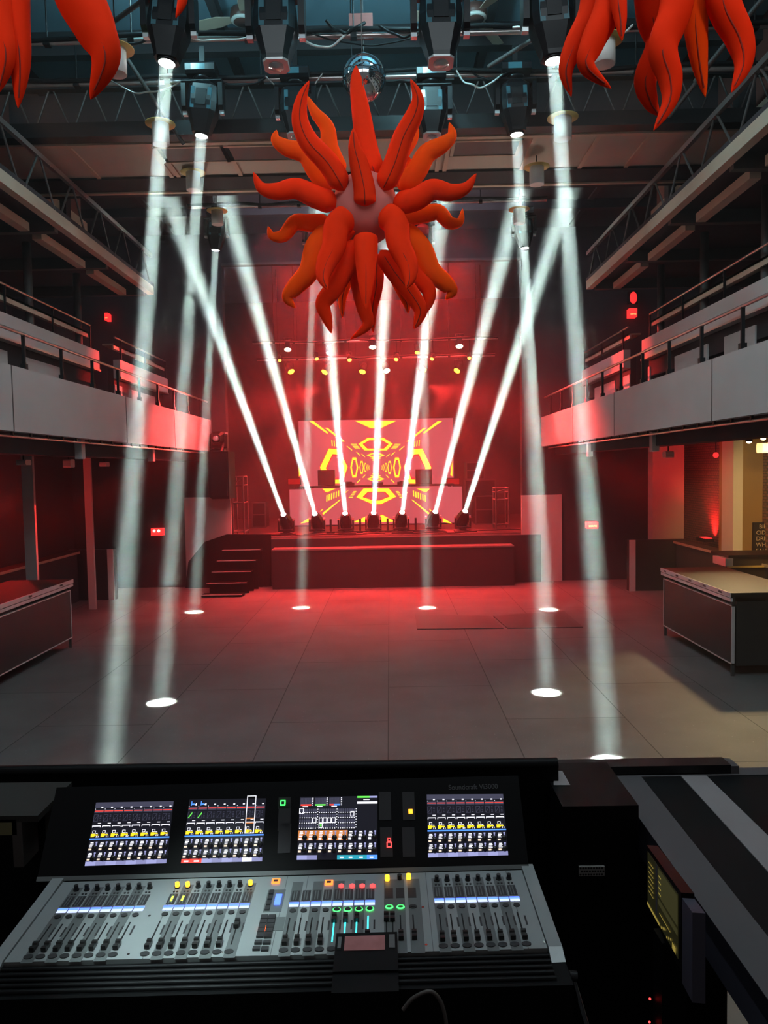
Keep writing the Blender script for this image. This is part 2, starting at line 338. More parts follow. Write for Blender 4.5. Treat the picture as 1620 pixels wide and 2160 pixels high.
def side(s):
    L = s < 0; nm = 'left' if L else 'right'; X = XL if L else XR
    o = lambda d: X+s*d                                     # distance outwards from the balcony front
    Y0, Y1, YG = 1.5, SY-.05, 13.2; PT, PB, RT, TB, TT = (3.78, 3.08, 4.18, 5.72, 6.36) if L else (3.70, 3.05, 4.13, 5.66, 6.24)
    def b(mb, d0, d1, y0, y1, z0, z1, m):
        a, c = sorted((o(d0), o(d1))); mb.box((a, y0, z0), (c, y1, z1), m)
    # mid balcony: parapet, slab, riser wall
    mb = MB(); b(mb, 0, .12, Y0, Y1-.02, PB, PT, PLASTER)
    for y in (5.2, 8.1, 11.6, 14.2): b(mb, -.004, .02, y-.008, y+.008, PB, PT, STEEL)
    struct('wall_balcony_'+nm, mb)
    mb = MB(); b(mb, .12, 5.4, Y0, Y1, 3.10, 3.30, DARK)
    b(mb, .30, .62, Y0, Y1, 2.86, 3.10, DARKER)             # edge beam under the slab
    struct('floor_balcony_'+nm, mb)
    mb = MB(); b(mb, .80, 5.4, Y0, 12.4, 3.3, 3.95, DARK); b(mb, .80, 5.4, 13.35, Y1, 3.3, 3.95, DARK)
    b(mb, 1.2, 5.4, 12.4, 13.35, 3.3, 3.6, DARK)
    struct('floor_tier_'+nm, mb)
    # half wall of the raised tier: upper band overhanging a recessed lower wall with dark openings
    mb = MB()
    for y0, y1 in ((Y0, 12.4), (13.35, 16.2)):
        b(mb, .68, .80, y0, y1, 4.28, 4.60, PLASTER); b(mb, .66, .70, y0, y1, 4.27, 4.30, RAILM)
        b(mb, .80, .9, y0, y1, 4.0, 4.5, DARKER)
    for y0, y1 in ((4, 5.6), (6.4, 8.0), (8.8, 9.6), (10.1, 11.25), (12.32, 12.4), (13.35, 13.7), (14.2, 15.6)):
        b(mb, .78, .80, y0, y1, 3.3, 4.17, PLASTER)
    struct('wall_tier_'+nm, mb)
    struct('wall_upper_'+nm, bx(*[(min(o(4.4), o(4.6)), Y0, 3.3), (max(o(4.4), o(4.6)), SY, 8)], DARK))
    # upper gallery: slab, reddish wall, soffit battens
    mb = MB(); b(mb, .02, 5.0, Y0, YG+.1, TB+.06, TB+.16, DARK); b(mb, 0, .1, Y0, YG, TB-.05, TB+.09, BEIGE)
    for y in (6.2, 7.9, 9.6, 11.3, 13.0): b(mb, .1, 4.5, y-.05, y+.05, TB-.1, TB+.06, STEEL)
    b(mb, .34, .46, Y0, 6.0, TB-.14, TB-.04, BEIGE)
    for y in (6.2, 7.9, 9.6, 11.3): b(mb, .34, .46, y+.12, y+1.5, TB-.14, TB-.04, BEIGE)
    struct('floor_gallery_'+nm, mb)
    mb = MB(); b(mb, 1.2, 1.35, Y0, YG, TB+.1, 8, REDWALL); b(mb, 1.1, 1.2, Y0, YG, 6.72, 6.9, BEIGE)
    for y in (5.0, 7.4, 9.8, 12.2): b(mb, 1.0, 1.2, y-.09, y+.09, TB+.1, 8, DARKER)
    struct('wall_gallery_'+nm, mb)
    # lattice truss along the gallery edge
    t = Thing('lattice_truss', (o(.03), 9, 5.6), 'long lattice truss along the %s upper gallery edge' % nm, 'truss', 'gallery edge trusses')
    mb = MB(); b(mb, .0, .05, Y0, YG, TT-.06, TT, RAILM); t.part('top_rail', mb)
    k = 0; y = 2.2; mb = MB()
    while y < 12.5:
        mb.rod((o(.03), y, TB+.08), (o(.03), y+.36, TT-.05), .014, STEEL, 6).rod((o(.03), y+.44, TT-.05), (o(.03), y+.80, TB+.08), .014, STEEL, 6); y += .92
    t.part('lattice', mb)
    # columns carrying the gallery
    for i, y in enumerate((8.8, 10.5, 12.15)):
        struct('column', MB().lathe([(.055, 3.9), (.055, TB+.06)], STEEL, Matrix.Translation((o(.9), y, 0)), 14))
    # front railing
    t = Thing('balcony_railing', (o(.06), 9, 3.77), 'thin metal railing on top of the %s balcony parapet' % nm, 'railing')
    t.part('handrail', MB().rod((o(.06), Y0, RT), (o(.06), Y1-.1, RT), .02, RAILM))
    for i in range(13):
        y = 4.6+.98*i
        p = MB().box((o(.06)-.018, y-.012, PT-.15), (o(.06)+.018, y+.012, RT-.01), BLACKM).box((o(.06)-.03, y-.03, PT), (o(.06)+.03, y+.03, PT+.07), BLACKM); t.part('post', p)
    # railings of the raised tier, each with a drink shelf
    for j, (y0, y1, wh) in enumerate(((Y0, 12.3, 'near the hall end'), (13.4, 16.4, 'near the stage end'))):
        t = Thing('tier_railing', (o(.78), (y0+y1)/2, 4.6), 'upper tier railing with drink shelf, %s balcony, %s' % (nm, wh), 'railing')
        t.part('handrail', MB().rod((o(.78), y0, 5.0), (o(.78), y1, 5.0), .017, RAILM))
        mb = MB(); b(mb, .80, 1.0, y0, y1, 4.86, 4.89, BEIGE); b(mb, .80, .83, y0, y1, 4.80, 4.89, BEIGE); t.part('drink_shelf', mb)
        y = y1
        while y > max(y0, 5):
            t.part('post', MB().box((o(.78)-.012, y-.012, 4.58), (o(.78)+.012, y+.012, 5.0), BLACKM)); y -= 1.35
    # trim pipe with clips under the balcony edge
    t = Thing('conduit', (o(.2), 9, 2.95), 'long pale pipe with clips under the %s balcony edge' % nm, 'pipe')
    t.part('pipe', MB().rod((o(.06), Y0+1, PB-.05), (o(.06), Y1-.5, PB-.05), .014, RAILM))
    for i in range(26):
        y = 4.4+.42*i; t.part('clip', MB().box((o(.06)-.012, y-.015, PB-.055), (o(.06)+.012, y+.015, PB), BLACKM))
side(-1); side(1)
# walls and pillars below the balconies
struct('wall_bar_right', MB().box((6.9, 13.3, 0), (7.05, SY, 3.1), BRICK).box((6.2, 13.45, 0), (9.3, 13.6, 3.1), YELWALL))
struct('wall_bar_left', bx((-7.05, 4, 0), (-6.9, SY, 3.1), DARK))
def pillar(x0, y0, x1, y1, z1=3.1, m=PLASTER, z0=0): struct('pillar', bx((x0, y0, z0), (x1, y1, z1), m))
p = atY(1377, 1000, 16.0); q = atY(1443, 1000, 16.0); pillar(p.x, 16.0, q.x, 16.3)
p = atY(1547, 1000, 13.0); q = atY(1567, 1000, 13.0); pillar(p.x, 13.0, q.x, 13.45)
p = atY(45, 1000, 11.5); q = atY(69, 1000, 11.5); pillar(p.x, 11.5, q.x, 11.56)
p = atY(176, 1000, 14.5); q = atY(191, 1000, 14.5); pillar(p.x, 14.5, q.x, 14.56)
for px0, px1, y0, y1 in ((157, 173, 933, 968), (311, 323, 947, 973), (1376, 1391, 917, 952), (1241, 1251, 940, 963)):
    X = XL-.25 if px0 < 800 else XR+.25                       # pale beam ends under the balcony edge
    p = atX(px0, (y0+y1)/2, X); a = atY(px0, y0, p.y); c = atY(px1, y1, p.y)
    struct('beam_end', bx((a.x, p.y, c.z), (c.x, p.y+.12, a.z+.04), PLASTER))
# stage
struct('floor_stage', MB().box((-5.5, 17.5, 0), (5.5, 24.6, 1.08), DARKER))
mb = MB(); a = atY(575, 1240, 16.6); c = atY(1085, 1232, 16.6)
mb.box((a.x, 16.6, 0), (c.x, 17.05, .87), DARKER); mb.box((a.x, 16.58, .85), (c.x, 17.07, .885), mat('apron_top', (.16, .14, .14), .6))
struct('floor_stage_apron', mb)
mb = MB().box((-3.3, 17.05, 0), (3.7, 17.5, 1.07), DARKER)
struct('wall_stage_front', mb)
CB_ = mat('step_black', (.004, .004, .004), .8, noise=.2, spec=.1)
# steps up to the stage on the left
t = Thing('stage_steps', (-3.0, 16.9, 0), 'black stage steps with pale nosings left of the stage front', 'steps')
mb = MB(); ns = MB()
for i in range(5):
    z = 1.08-(i+1)*.205; y = 17.0-i*.27
    a = atY(474-i*11.5, 1150, y); c = atY(553-i*10, 1150, y)
    mb.box((a.x, y-.27, max(0, z-.03) if i else z-.05), (c.x, y, z), CB_); mb.box((a.x, y-.02, 0), (c.x, y, z), CB_)
    ns.box((a.x, y-.285, z-.008), (c.x, y-.262, z+.006), PANELW)
sk = [atY(x, y, 17.04) for x, y in ((392, 1246), (398, 1185), (432, 1143), (478, 1127), (572, 1127), (572, 1244))]
sk[0].z = sk[-1].z = .0
t.part('skirt', MB().hexa([V((p.x, 17.01, p.z)) for p in sk], [V((p.x, 17.05, p.z)) for p in sk], CB_))
t.part('treads', mb); t.part('nosing', ns, label='pale worn edge strips')
# hatch plates in the floor
def plate(name, pts, label):
    P = [atZ(x, y, .001) for x, y in pts]; M = MB()
    M.hexa([p+V((0, 0, 0)) for p in P], [p+V((0, 0, .012)) for p in P], mat('plate_steel', (.14, .12, .12), .5, .2))
    single(name, M, label, 'floor plate')
plate('floor_hatch', [(880, 1328), (1062, 1326), (1032, 1300), (876, 1297)], 'flat floor hatch in front of the stage, centre')
plate('floor_hatch', [(1070, 1326), (1230, 1324), (1190, 1290), (1040, 1300)], 'flat floor hatch under the right light beam')

# ================================================================== OBJECTS
def frame(z, ydir):
    """matrix whose local z is the given axis and local y close to ydir"""
    z = V(z).normalized(); x = V(ydir).cross(z).normalized(); y = z.cross(x)
    return Matrix((x, y, z)).transposed()
# ---------------------------------------------------------------- moving heads
def moving_head(lens_p, aim, up, label, group, k=1.0, lit=True, plate=False, pan=(1, 0, 0)):
    """yoke fixture: base on the up side, head pointing from the yoke axle through lens_p to aim"""
    lens_p = V(lens_p); d = (V(aim)-lens_p).normalized(); L = .34*k
    axle = lens_p-d*L                                     # tilt axis
    U = V((0, 0, 1)) if up else V((0, 0, -1))             # direction in which the base lies from the axle
    base_c = axle+U*.36*k
    pan = V(pan).normalized(); fw = U.cross(pan)
    name = 'moving_head_light'
    t = Thing(name, base_c, label, 'stage light', group)
    B = Matrix((pan, fw, U)).transposed().to_4x4(); B.translation = axle
    wd = .19*k
    mb = MB().cbox((-.17*k, -.15*k, .30*k), (.17*k, .15*k, .43*k), HEADBLK, B, .03*k)
    mb.box((-.10*k, -.151*k, .33*k), (.06*k, -.15*k, .40*k), DISPLAY, B).box((-.10*k, .15*k, .33*k), (.06*k, .151*k, .40*k), DISPLAY, B)
    t.part('base', mb)
    ym = MB().lathe([(.11*k, .26*k), (.11*k, .31*k)], HEADBLK, B, 20)
    ym.cbox((-wd-.045*k, -.10*k, .20*k), (wd+.045*k, .10*k, .27*k), HEADBLK, B, .03*k)
    for sx in (-1, 1):
        x0, x1 = sorted((sx*wd, sx*(wd+.05*k)))
        ym.cbox((x0, -.085*k, -.08*k), (x1, .085*k, .26*k), HEADBLK, B, .035*k)
        ym.box((x0, -.03*k, -.12*k), (x1, .03*k, -.07*k), CHROME if plate else LENSRING, B)
    t.part('yoke', ym)
    H = frame(d, fw if abs(V(fw).dot(d)) < .9 else U).to_4x4()
    # keep the head's x axis on the tilt axis
    x = (pan-d*pan.dot(d)).normalized(); y = d.cross(x); H = Matrix((x, y, d)).transposed().to_4x4(); H.translation = axle
    hm = MB()
    def octo(rx, ry, z, c=.35): return [H @ V(p) for p in ((rx*(1-c), -ry, z), (rx, -ry*(1-c), z), (rx, ry*(1-c), z), (rx*(1-c), ry, z), (-rx*(1-c), ry, z), (-rx, ry*(1-c), z), (-rx, -ry*(1-c), z), (-rx*(1-c), -ry, z))]
    secs = [octo(.10*k, .09*k, -.24*k), octo(.16*k, .14*k, -.18*k), octo(.175*k, .15*k, .0), octo(.165*k, .145*k, .10*k), octo(.105*k, .10*k, .30*k), octo(.10*k, .095*k, .335*k)]
    for a, b in zip(secs, secs[1:]):
        n = 8; hm.add(a+b, [(i, (i+1) % n, n+(i+1) % n, n+i) for i in range(n)], HEADBLK)
    hm.poly(secs[0][::-1], HEADBLK).poly(secs[-1], HEADBLK)
    for sy in (-1, 1):                                     # side cooling panels
        y0, y1 = sorted((sy*.148*k, sy*.156*k))
        hm.box((-.06*k, y0, -.12*k), (.06*k, y1, .06*k), BLACKM, H)
        hm.box((-.12*k, sy*.135*k-.008*k, -.14*k), (-.075*k, sy*.135*k+.012*k, .10*k), DISPLAY, H)
        hm.box((.075*k, sy*.135*k-.008*k, -.14*k), (.12*k, sy*.135*k+.012*k, .10*k), DISPLAY, H)
    hp = t.part('head', hm)
    lm = MB()
    if plate: lm.hexa(octo(.105*k, .10*k, .336*k), octo(.10*k, .095*k, .350*k), LENSRING)
    else: lm.lathe([(.085*k, .33*k), (.088*k, .355*k), (.074*k, .357*k)], HEADBLK, H, 24)
    lm.lathe([(.072*k, .345*k), (.072*k, .358*k), (.05*k, .364*k), (.0, .366*k)] if not plate else [(.062*k, .345*k), (.062*k, .356*k), (.052*k, .353*k), (.045*k, .36*k), (0, .364*k)], LENS if lit else LENSOFF, H, 24)
    t.part('lens', lm, label='bright lit lens' if lit else None)
    if up:                                                 # hook clamp onto the pipe
        cm = MB().box((-.03*k, -.02*k, .43*k), (.03*k, .02*k, .66*k), BLACKM, B); t.part('clamp', cm)
    return lens_p+d*.03*k, d, t
def beam(p, d, watts, spread=2.2, size=.12, color=WHITE):
    lamp('beam', 'AREA', p, p+d, watts, color, shape='DISK', size=size, spread=R(spread))
G1 = 'moving head lights hanging over the hall'
def hang(px, py, D, fx, fy, label, lit=True, watts=120, k=1.0, spread=2.2):
    lp = atY(px, py, D)
    aim = atZ(fx, fy, 0) if lit else lp+V((0, -.12, -1))
    p, d, t = moving_head(lp, aim, True, label, G1, k, lit, plate=not lit)
    if lit: beam(p, d, watts, spread)
    return t
hang(352, 130, 6.98, 230, 1626, 'hanging moving head light lit above the left hall, larger one', watts=120)
hang(1168, 125, 6.6, 1285, 1606, 'hanging moving head light lit beside the right orange tentacles', watts=120)
hang(583, 138, 6.9, 0, 0, 'unlit large black moving head light left of the mirror ball', lit=False, k=1.08)
hang(930, 132, 6.9, 0, 0, 'unlit large black moving head light right of the mirror ball', lit=False, k=1.08)
hang(425, 284, 8.4, 340, 1482, 'lit moving head light on the rear pipe, left side', watts=98, k=.92)
hang(1090, 281, 8.5, 1153, 1461, 'lit moving head light on the rear pipe, right side', watts=98, k=.92)
hang(625, 288, 8.4, 0, 0, 'unlit moving head light behind the left orange tentacle tip', lit=False, k=.92)
hang(911, 288, 8.4, 0, 0, 'unlit moving head light behind the right orange tentacle tip', lit=False, k=.92)
hang(455, 526, 13.8, 410, 1291, 'small far lit moving head light, left, near stage header', watts=42, k=.9)
hang(1107, 522, 13.8, 1158, 1286, 'small far lit moving head light, right, near stage header', watts=42, k=.9)
hang(662, 540, 13.8, 635, 1282, 'far lit moving head light half hidden behind the orange star, left', watts=32, k=.9)
hang(892, 540, 13.8, 901, 1282, 'far lit moving head light half hidden behind the orange star, right', watts=32, k=.9)
# seven floor fixtures on the stage
ordn = ('leftmost', 'second from left', 'third from left', 'middle', 'third from right', 'second from right', 'rightmost')
SB = [((598, 1076), (352, 410)), ((664, 1076), (470, 400)), ((728, 1077), (669, 400)), ((788, 1075), (823, 400)), ((848, 1073), (938, 400)), ((918, 1072), (1098, 400)), ((981, 1070), (1200, 400))]
FLD = 18.1
for i, ((x, y), (ex, ey)) in enumerate(SB):
    lp = atY(x, y, FLD); lp.z = 1.56; aim = atY(ex, ey, 12.6)
    p, d, t = moving_head(lp, aim, False, 'black beam light on the stage front edge, %s of seven' % ordn[i], 'beam lights along the stage front', .82)
    t.part('foot_board', MB().box((lp.x-.26, FLD-.2, 1.08), (lp.x+.26, FLD+.2, 1.105), BLACK))
    lamp('stage_beam', 'AREA', p, aim, 115, WHITE, shape='DISK', size=.10, spread=R(2.9))
for i, px in enumerate((698, 760, 818, 877)):
    p = atY(px, 1120, 18.3); p.z = 1.08
    t = Thing('cable_stand', p, 'small black T-shaped cable stand between the %s stage beam lights' % ('second and third', 'third and fourth', 'fourth and fifth', 'fifth and sixth')[i], 'stand')
    t.part('foot', MB().box((p.x-.32, p.y-.05, 1.08), (p.x+.32, p.y+.05, 1.13), BLACKM))
    t.part('post', MB().box((p.x-.025, p.y-.025, 1.1), (p.x+.025, p.y+.025, 1.42), BLACKM))
# ---------------------------------------------------------------- pipes, cables, mirror ball, fans, house lights
def pipe(name, y, z, label, x0=-4.6, x1=4.6):
    t = Thing(name, (0, y, z), label, 'pipe')
    t.part('tube', MB().rod((x0, y, z), (x1, y, z), .026, RAILM, 10))
    t.part('cable_bundle', MB().tube(spline([(x0, y-.04, z+.03)]+[(x0+(x1-x0)*k/14, y-.04+random.uniform(-.02, .02), z+random.uniform(0, .05)) for k in range(1, 14)]+[(x1, y-.04, z+.03)], 3), .024, BLACK, 7))
    for k in range(9):
        x = x0+.5+k*(x1-x0-1)/8+random.uniform(-.15, .15)
        t.part('hanger', MB().rod((x, y, z), (x, y, 8), .008, BLACKM, 6).box((x-.03, y-.035, z-.035), (x+.03, y+.035, z+.035), BLACKM))
pipe('lighting_pipe', 7.7, 6.86, 'front lighting pipe wrapped in black cables')
pipe('lighting_pipe', 8.5, 6.86, 'rear lighting pipe above the lattice joist')
pipe('lighting_pipe', 13.8, 7.33, 'far lighting pipe in front of the stage header', -3.2, 3.2)
def cable(pts, r, m, label):
    single('cable', MB().tube(spline(pts, 5), r, m, 6), label, 'cable')
random.seed(11)
def loose(px0, px1, y, z, sag, r, m, label):
    a = atY(px0, 80, y).x; b = atY(px1, 80, y).x
    pts = [(a+(b-a)*k/6, y-.05+random.uniform(-.04, .04), z-sag*math.sin(math.pi*k/6)+random.uniform(-.02, .02)) for k in range(7)]
    cable(pts, r, m, label)
loose(395, 560, 7.65, 6.84, .06, .010, WHITEP, 'white cable looping from the left lit head along the front pipe')
loose(620, 740, 7.65, 6.84, .13, .011, WHITEP, 'white cable sagging right of the left unlit head')
loose(660, 900, 7.66, 6.82, .10, .008, BLACK, 'thin black cable sagging behind the mirror ball wire')
loose(790, 920, 7.2, 7.22, .12, .012, WHITEP, 'bright white cable loop above the mirror ball')
loose(960, 1060, 8.45, 6.84, .16, .010, WHITEP, 'white cable drooping by the right unlit rear head')
loose(1080, 1160, 7.65, 6.85, .05, .010, WHITEP, 'white cable on the front pipe near the right lit head')
loose(560, 680, 8.45, 6.84, .18, .008, RAILM, 'pale cable drooping from the rear pipe left of the star')
loose(230, 390, 8.45, 6.84, .14, .008, RAILM, 'pale cable drooping from the rear pipe, far left')
loose(1240, 1330, 7.72, 6.86, .12, .010, WHITEP, 'white cable behind the right orange tentacles')
def brace(a, b, label):
    d = (b-a)*.35; single('brace_pipe', MB().rod(a-d, b+d*1.6, .022, STEEL, 8), label, 'pipe')
brace(atY(262, 115, 8.2), atY(345, 240, 8.7), 'slanted pipe above the left pendant lamp')
brace(atY(240, 45, 7.6), atY(310, -5, 7.0), 'slanted pipe at the top left of the ceiling rig')
brace(atY(1080, 110, 7.9), atY(1240, 10, 7.2), 'slanted pipe crossing behind the right lit head')
brace(atY(1500, 130, 7.6), atY(1610, -5, 7.0), 'slanted pipe above the right gallery rail')
loose(150, 330, 7.65, 6.86, .08, .012, BLACK, 'black cable hanging under the front pipe at far left')
loose(430, 545, 7.2, 7.3, .14, .010, BLACK, 'black cable loop above the front pipe, left of the left unlit head')
loose(690, 770, 7.62, 6.9, .10, .016, BLACK, 'thick black cable bundle left of the mirror ball wire')
loose(800, 905, 7.62, 6.88, .12, .012, BLACK, 'black cable sagging right of the mirror ball')
loose(1000, 1110, 7.2, 7.3, .16, .010, BLACK, 'black cable loop near the right ceiling fan')
loose(780, 905, 8.44, 6.82, .07, .008, BLACK, 'thin black cable under the rear pipe right of the mirror ball')
loose(440, 560, 8.44, 6.84, .10, .012, BLACK, 'black cable under the rear pipe left of the star')
loose(990, 1075, 8.44, 6.84, .09, .010, BLACK, 'black cable under the rear pipe right of the star')
brace(atY(1440, 210, 8.6), atY(1530, 95, 8.0), 'slanted pipe between the right orange tentacles')
def fan(p, label, blades):
    t = Thing('ceiling_fan', p, label, 'ceiling fan')
    t.part('downrod', MB().rod((p.x, p.y, p.z+.1), (p.x, p.y, 8), .018, STEEL))
    t.part('motor', MB().lathe([(.05, .12), (.13, .08), (.14, 0), (.10, -.05), (0, -.06)], mat('fan_brown', (.12, .05, .04), .35), Matrix.Translation(p), 20).lathe([(.125, -.02), (.13, -.035), (.11, -.05), (0, -.05)], WHITEP, Matrix.Translation(p), 20))
    for a in blades:
        c, s_ = math.cos(a), math.sin(a); M = Matrix.Translation(p) @ Matrix.Rotation(a, 4, 'Z') @ Matrix.Rotation(R(12), 4, 'X')
        t.part('blade', MB().hexa([M @ V(q) for q in ((.14, -.04, 0), (.30, -.075, 0), (.68, -.07, 0), (.70, 0, 0), (.68, .07, 0), (.30, .075, 0), (.14, .04, 0))], [M @ V(q) for q in ((.14, -.04, .01), (.30, -.075, .01), (.68, -.07, .01), (.70, 0, .01), (.68, .07, .01), (.30, .075, .01), (.14, .04, .01))], BEIGE))
fan(atY(511, 38, 9.0), 'ceiling fan left of the left unlit large head', (R(165), R(285), R(45)))
fan(atY(1002, 32, 8.8), 'ceiling fan right of the right unlit large head', (R(60), R(180), R(300)))
bp = atY(768, 165, 8.0); br = 45*8.0/1600
MIRROR = mat('mirror_glass', (.82, .86, .88), .04, 1, 0)
t = Thing('mirror_ball', bp, 'mirror ball hanging behind the orange star tips', 'mirror ball')
t.part('ball', MB().sphere(bp, br, MIRROR, 48, 24))
t.part('cap', MB().lathe([(.03, br*.97), (.03, br+.02), (.01, br+.04)], CHROME, Matrix.Translation(bp), 12))
t.part('wire', MB().rod(bp+V((0, 0, br)), (bp.x, bp.y, 7.6), .005, STEEL, 6))
t.part('motor_box', MB().box((bp.x-.14, bp.y-.08, 7.02), (bp.x+.1, bp.y+.08, 7.2), mat('motor_red', (.25, .08, .07), .5)))
def pendant(px, ptop, pbot, D, label, k=1):
    a = atY(px, ptop, D); b = atY(px, pbot, D); c = V((a.x, a.y, b.z)); h = a.z-b.z; r = .09*k
    t = Thing('pendant_lamp', c, label, 'lamp', 'white cylinder pendant lamps')
    M = Matrix.Translation(c)
    t.part('cylinder_shade', MB().lathe([(r*.9, 0), (r, .002), (r, h), (r*.3, h)], WHITEP, M, 24))
    t.part('disc', MB().lathe([(r*1.75, h*.93), (r*1.75, h*.96), (r*1.2, h*1.03), (.02, h*1.06)], YELP, M, 28))
    t.part('cord', MB().rod((c.x, c.y, c.z+h), (c.x, c.y, 6.6 if 8.9 < D < 10.6 else 8), .006, BLACK, 6))
pendant(338, 259, 305, 8.3, 'white cylinder pendant lamp in the front left light beam')
pendant(1187, 246, 294, 8.0, 'white cylinder pendant lamp in the front right light beam')
pendant(243, 100, 157, 6.7, 'white cylinder pendant lamp beside the left orange tentacle')
pendant(1274, 82, 137, 6.4, 'white cylinder pendant lamp between the right orange tentacles')
pendant(407, 362, 402, 9.9, 'white cylinder pendant lamp below the soffit, left')
pendant(1132, 350, 390, 9.7, 'white cylinder pendant lamp below the soffit, right')
pendant(458, 443, 474, 11.8, 'faint far pendant lamp behind the soffit, left')
pendant(1095, 440, 472, 11.8, 'faint far pendant lamp behind the soffit, right')
# ---------------------------------------------------------------- orange star balloons
def tentacle(t, pts, ws, m, seam=True, flat=.72):
    P = spline([p for p in pts], 9); n = len(P); rs = []
    for i in range(n):
        u = i/(n-1)
        prof = math.sin(math.pi/2*min(1, .12+u/.10))
        prof *= (1-u**2.1)**.72 if u < 1 else 0
        rs.append(max(.0015, ws*prof*.55))
    rs[0] *= .45
    view = (V(P[0])-CAM).normalized()
    mb = MB().tube(P, rs, m, 14, flat, up=-view)
    o = t.part('tentacle', mb)
    if seam:
        sp = [p+(CAM-p).normalized()*(r*flat*1.0) for p, r in zip(P[1:-2], rs[1:-2])]
        t.part('seam', MB().tube(sp, .004, SEAM, 5), parent=o)
def tpts(pix_, d0, d1): 
    n = len(pix_)
    return [atY(x, y, d0+(d1-d0)*(i/(n-1))) for i, (x, y) in enumerate(pix_)]
SD = 6.0
bc = atY(770, 440, SD)
t = Thing('inflatable_star', bc, 'large orange star balloon hanging in the hall centre', 'inflatable decoration')
t.part('body', MB().sphere(bc, .255, FABRICP, 32, 20, (1, 1, 1.08)), label='pink round body')
t.part('wire', MB().rod(bc+V((0, 0, .27)), (bc.x, bc.y, 8), .004, STEEL, 6))
f = -.24
TT_ = [
 ([(793, 372), (776, 320), (762, 240), (752, 175), (751, 138)], -.05, .05, 43, FABRIC, 1),
 ([(770, 436), (768, 395), (757, 345), (748, 310), (745, 270)], f, f-.12, 42, FABRIC, 1),
 ([(727, 402), (693, 345), (652, 300), (633, 255), (636, 210), (652, 170)], f*.8, f-.15, 42, FABRIC, 1),
 ([(722, 372), (697, 315), (690, 270), (664, 236), (646, 200)], .05, .05, 34, FABRIC2, 0),
 ([(806, 402), (832, 345), (850, 290), (875, 240), (881, 205), (866, 166)], f*.8, f-.15, 42, FABRIC, 1),
 ([(815, 372), (845, 325), (868, 290), (872, 262), (880, 240)], .1, .15, 32, FABRIC2, 0),
 ([(698, 398), (668, 360), (645, 325), (605, 312), (582, 295), (583, 274)], .08, .1, 40, FABRIC2, 0),
 ([(845, 398), (878, 362), (900, 325), (932, 306), (953, 286), (948, 258)], .08, .1, 40, FABRIC2, 0),
 ([(712, 432), (665, 415), (625, 398), (585, 404), (552, 396), (534, 363)], f*.5, f*.7, 42, FABRIC, 0),
 ([(828, 432), (878, 420), (912, 400), (950, 406), (983, 396), (1005, 366)], f*.5, f*.7, 42, FABRIC, 0),
 ([(700, 470), (650, 470), (622, 470), (598, 497), (574, 497), (565, 477)], .1, .1, 32, FABRIC2, 0),
 ([(835, 462), (895, 452), (925, 448), (948, 470), (970, 467), (976, 440)], .1, .1, 32, FABRIC2, 0),
 ([(705, 480), (668, 520), (652, 572), (622, 606), (607, 628), (623, 650)], .05, .1, 44, FABRIC2, 0),
 ([(840, 475), (887, 525), (908, 570), (940, 598), (953, 615), (940, 632)], .05, .1, 44, FABRIC2, 0),
 ([(742, 452), (712, 476), (704, 520), (688, 555), (682, 585), (691, 611)], f, f-.2, 50, FABRIC, 1),
 ([(802, 448), (833, 470), (842, 515), (860, 555), (864, 585), (857, 609)], f, f-.2, 50, FABRIC, 1),
 ([(771, 492), (772, 535), (772, 590), (772, 655)], f, f-.16, 46, FABRIC, 1),
 ([(752, 540), (758, 600), (768, 650), (775, 685), (739, 716)], -.02, -.05, 34, FABRIC, 0),
 ([(795, 535), (794, 600), (786, 650), (787, 702)], .1, .15, 28, FABRIC, 1),
 ([(748, 505), (730, 560), (704, 608), (682, 640), (690, 672), (699, 703)], f*.7, f*.8, 40, FABRIC, 0),
 ([(742, 540), (732, 590), (722, 630), (722, 671)], .12, .15, 24, FABRIC2, 1),
 ([(803, 528), (830, 570), (862, 612), (886, 650), (882, 675), (873, 694)], f*.3, f*.4, 36, FABRIC, 1),
 ([(842, 540), (878, 585), (903, 610), (904, 638), (894, 662)], .0, .02, 34, FABRIC, 0),
 ([(820, 560), (845, 610), (858, 640), (861, 661)], .15, .18, 22, FABRIC2, 1),
 ([(738, 505), (726, 495), (724, 520)], -.15, -.15, 34, FABRIC, 0),
 ([(842, 400), (858, 375), (864, 350), (861, 329)], .2, .2, 26, FABRIC2, 0),
 ([(700, 400), (686, 380), (682, 350), (690, 330)], .2, .2, 26, FABRIC2, 0)]
for P, a, b, wpx, m, sm in TT_:
    tentacle(t, tpts(P, SD+a, SD+b), wpx*(SD+a)/1600, m, sm)
def corner_star(cx, cy, D, rp, label, T):
    c = atY(cx, cy, D); t = Thing('inflatable_star', c, label, 'inflatable decoration')
    t.part('body', MB().sphere(c, rp*D/1600, FABRICP, 24, 16))
    t.part('wire', MB().rod(c, (c.x, c.y, 8), .004, STEEL, 6))
    for P, dd, wpx, m, sm in T: tentacle(t, tpts(P, D+dd, D+dd-.05), wpx*(D+dd)/1600, m, sm)
corner_star(110, -260, 3.6, 120, 'orange star balloon cut off at the top left corner, tentacles hanging down', [
 ([(60, -220), (28, -80), (30, 20), (42, 130), (38, 228)], -.2, 66, FABRIC, 1),
 ([(20, -220), (-10, -80), (-2, 40), (12, 120), (-6, 200)], -.25, 62, FABRIC, 1),
 ([(150, -220), (180, -90), (165, -20), (200, 60), (222, 125), (191, 210)], -.2, 104, FABRIC, 1),
 ([(230, -240), (330, -180), (385, -90), (385, -5), (371, 38)], .1, 34, FABRIC, 0)])
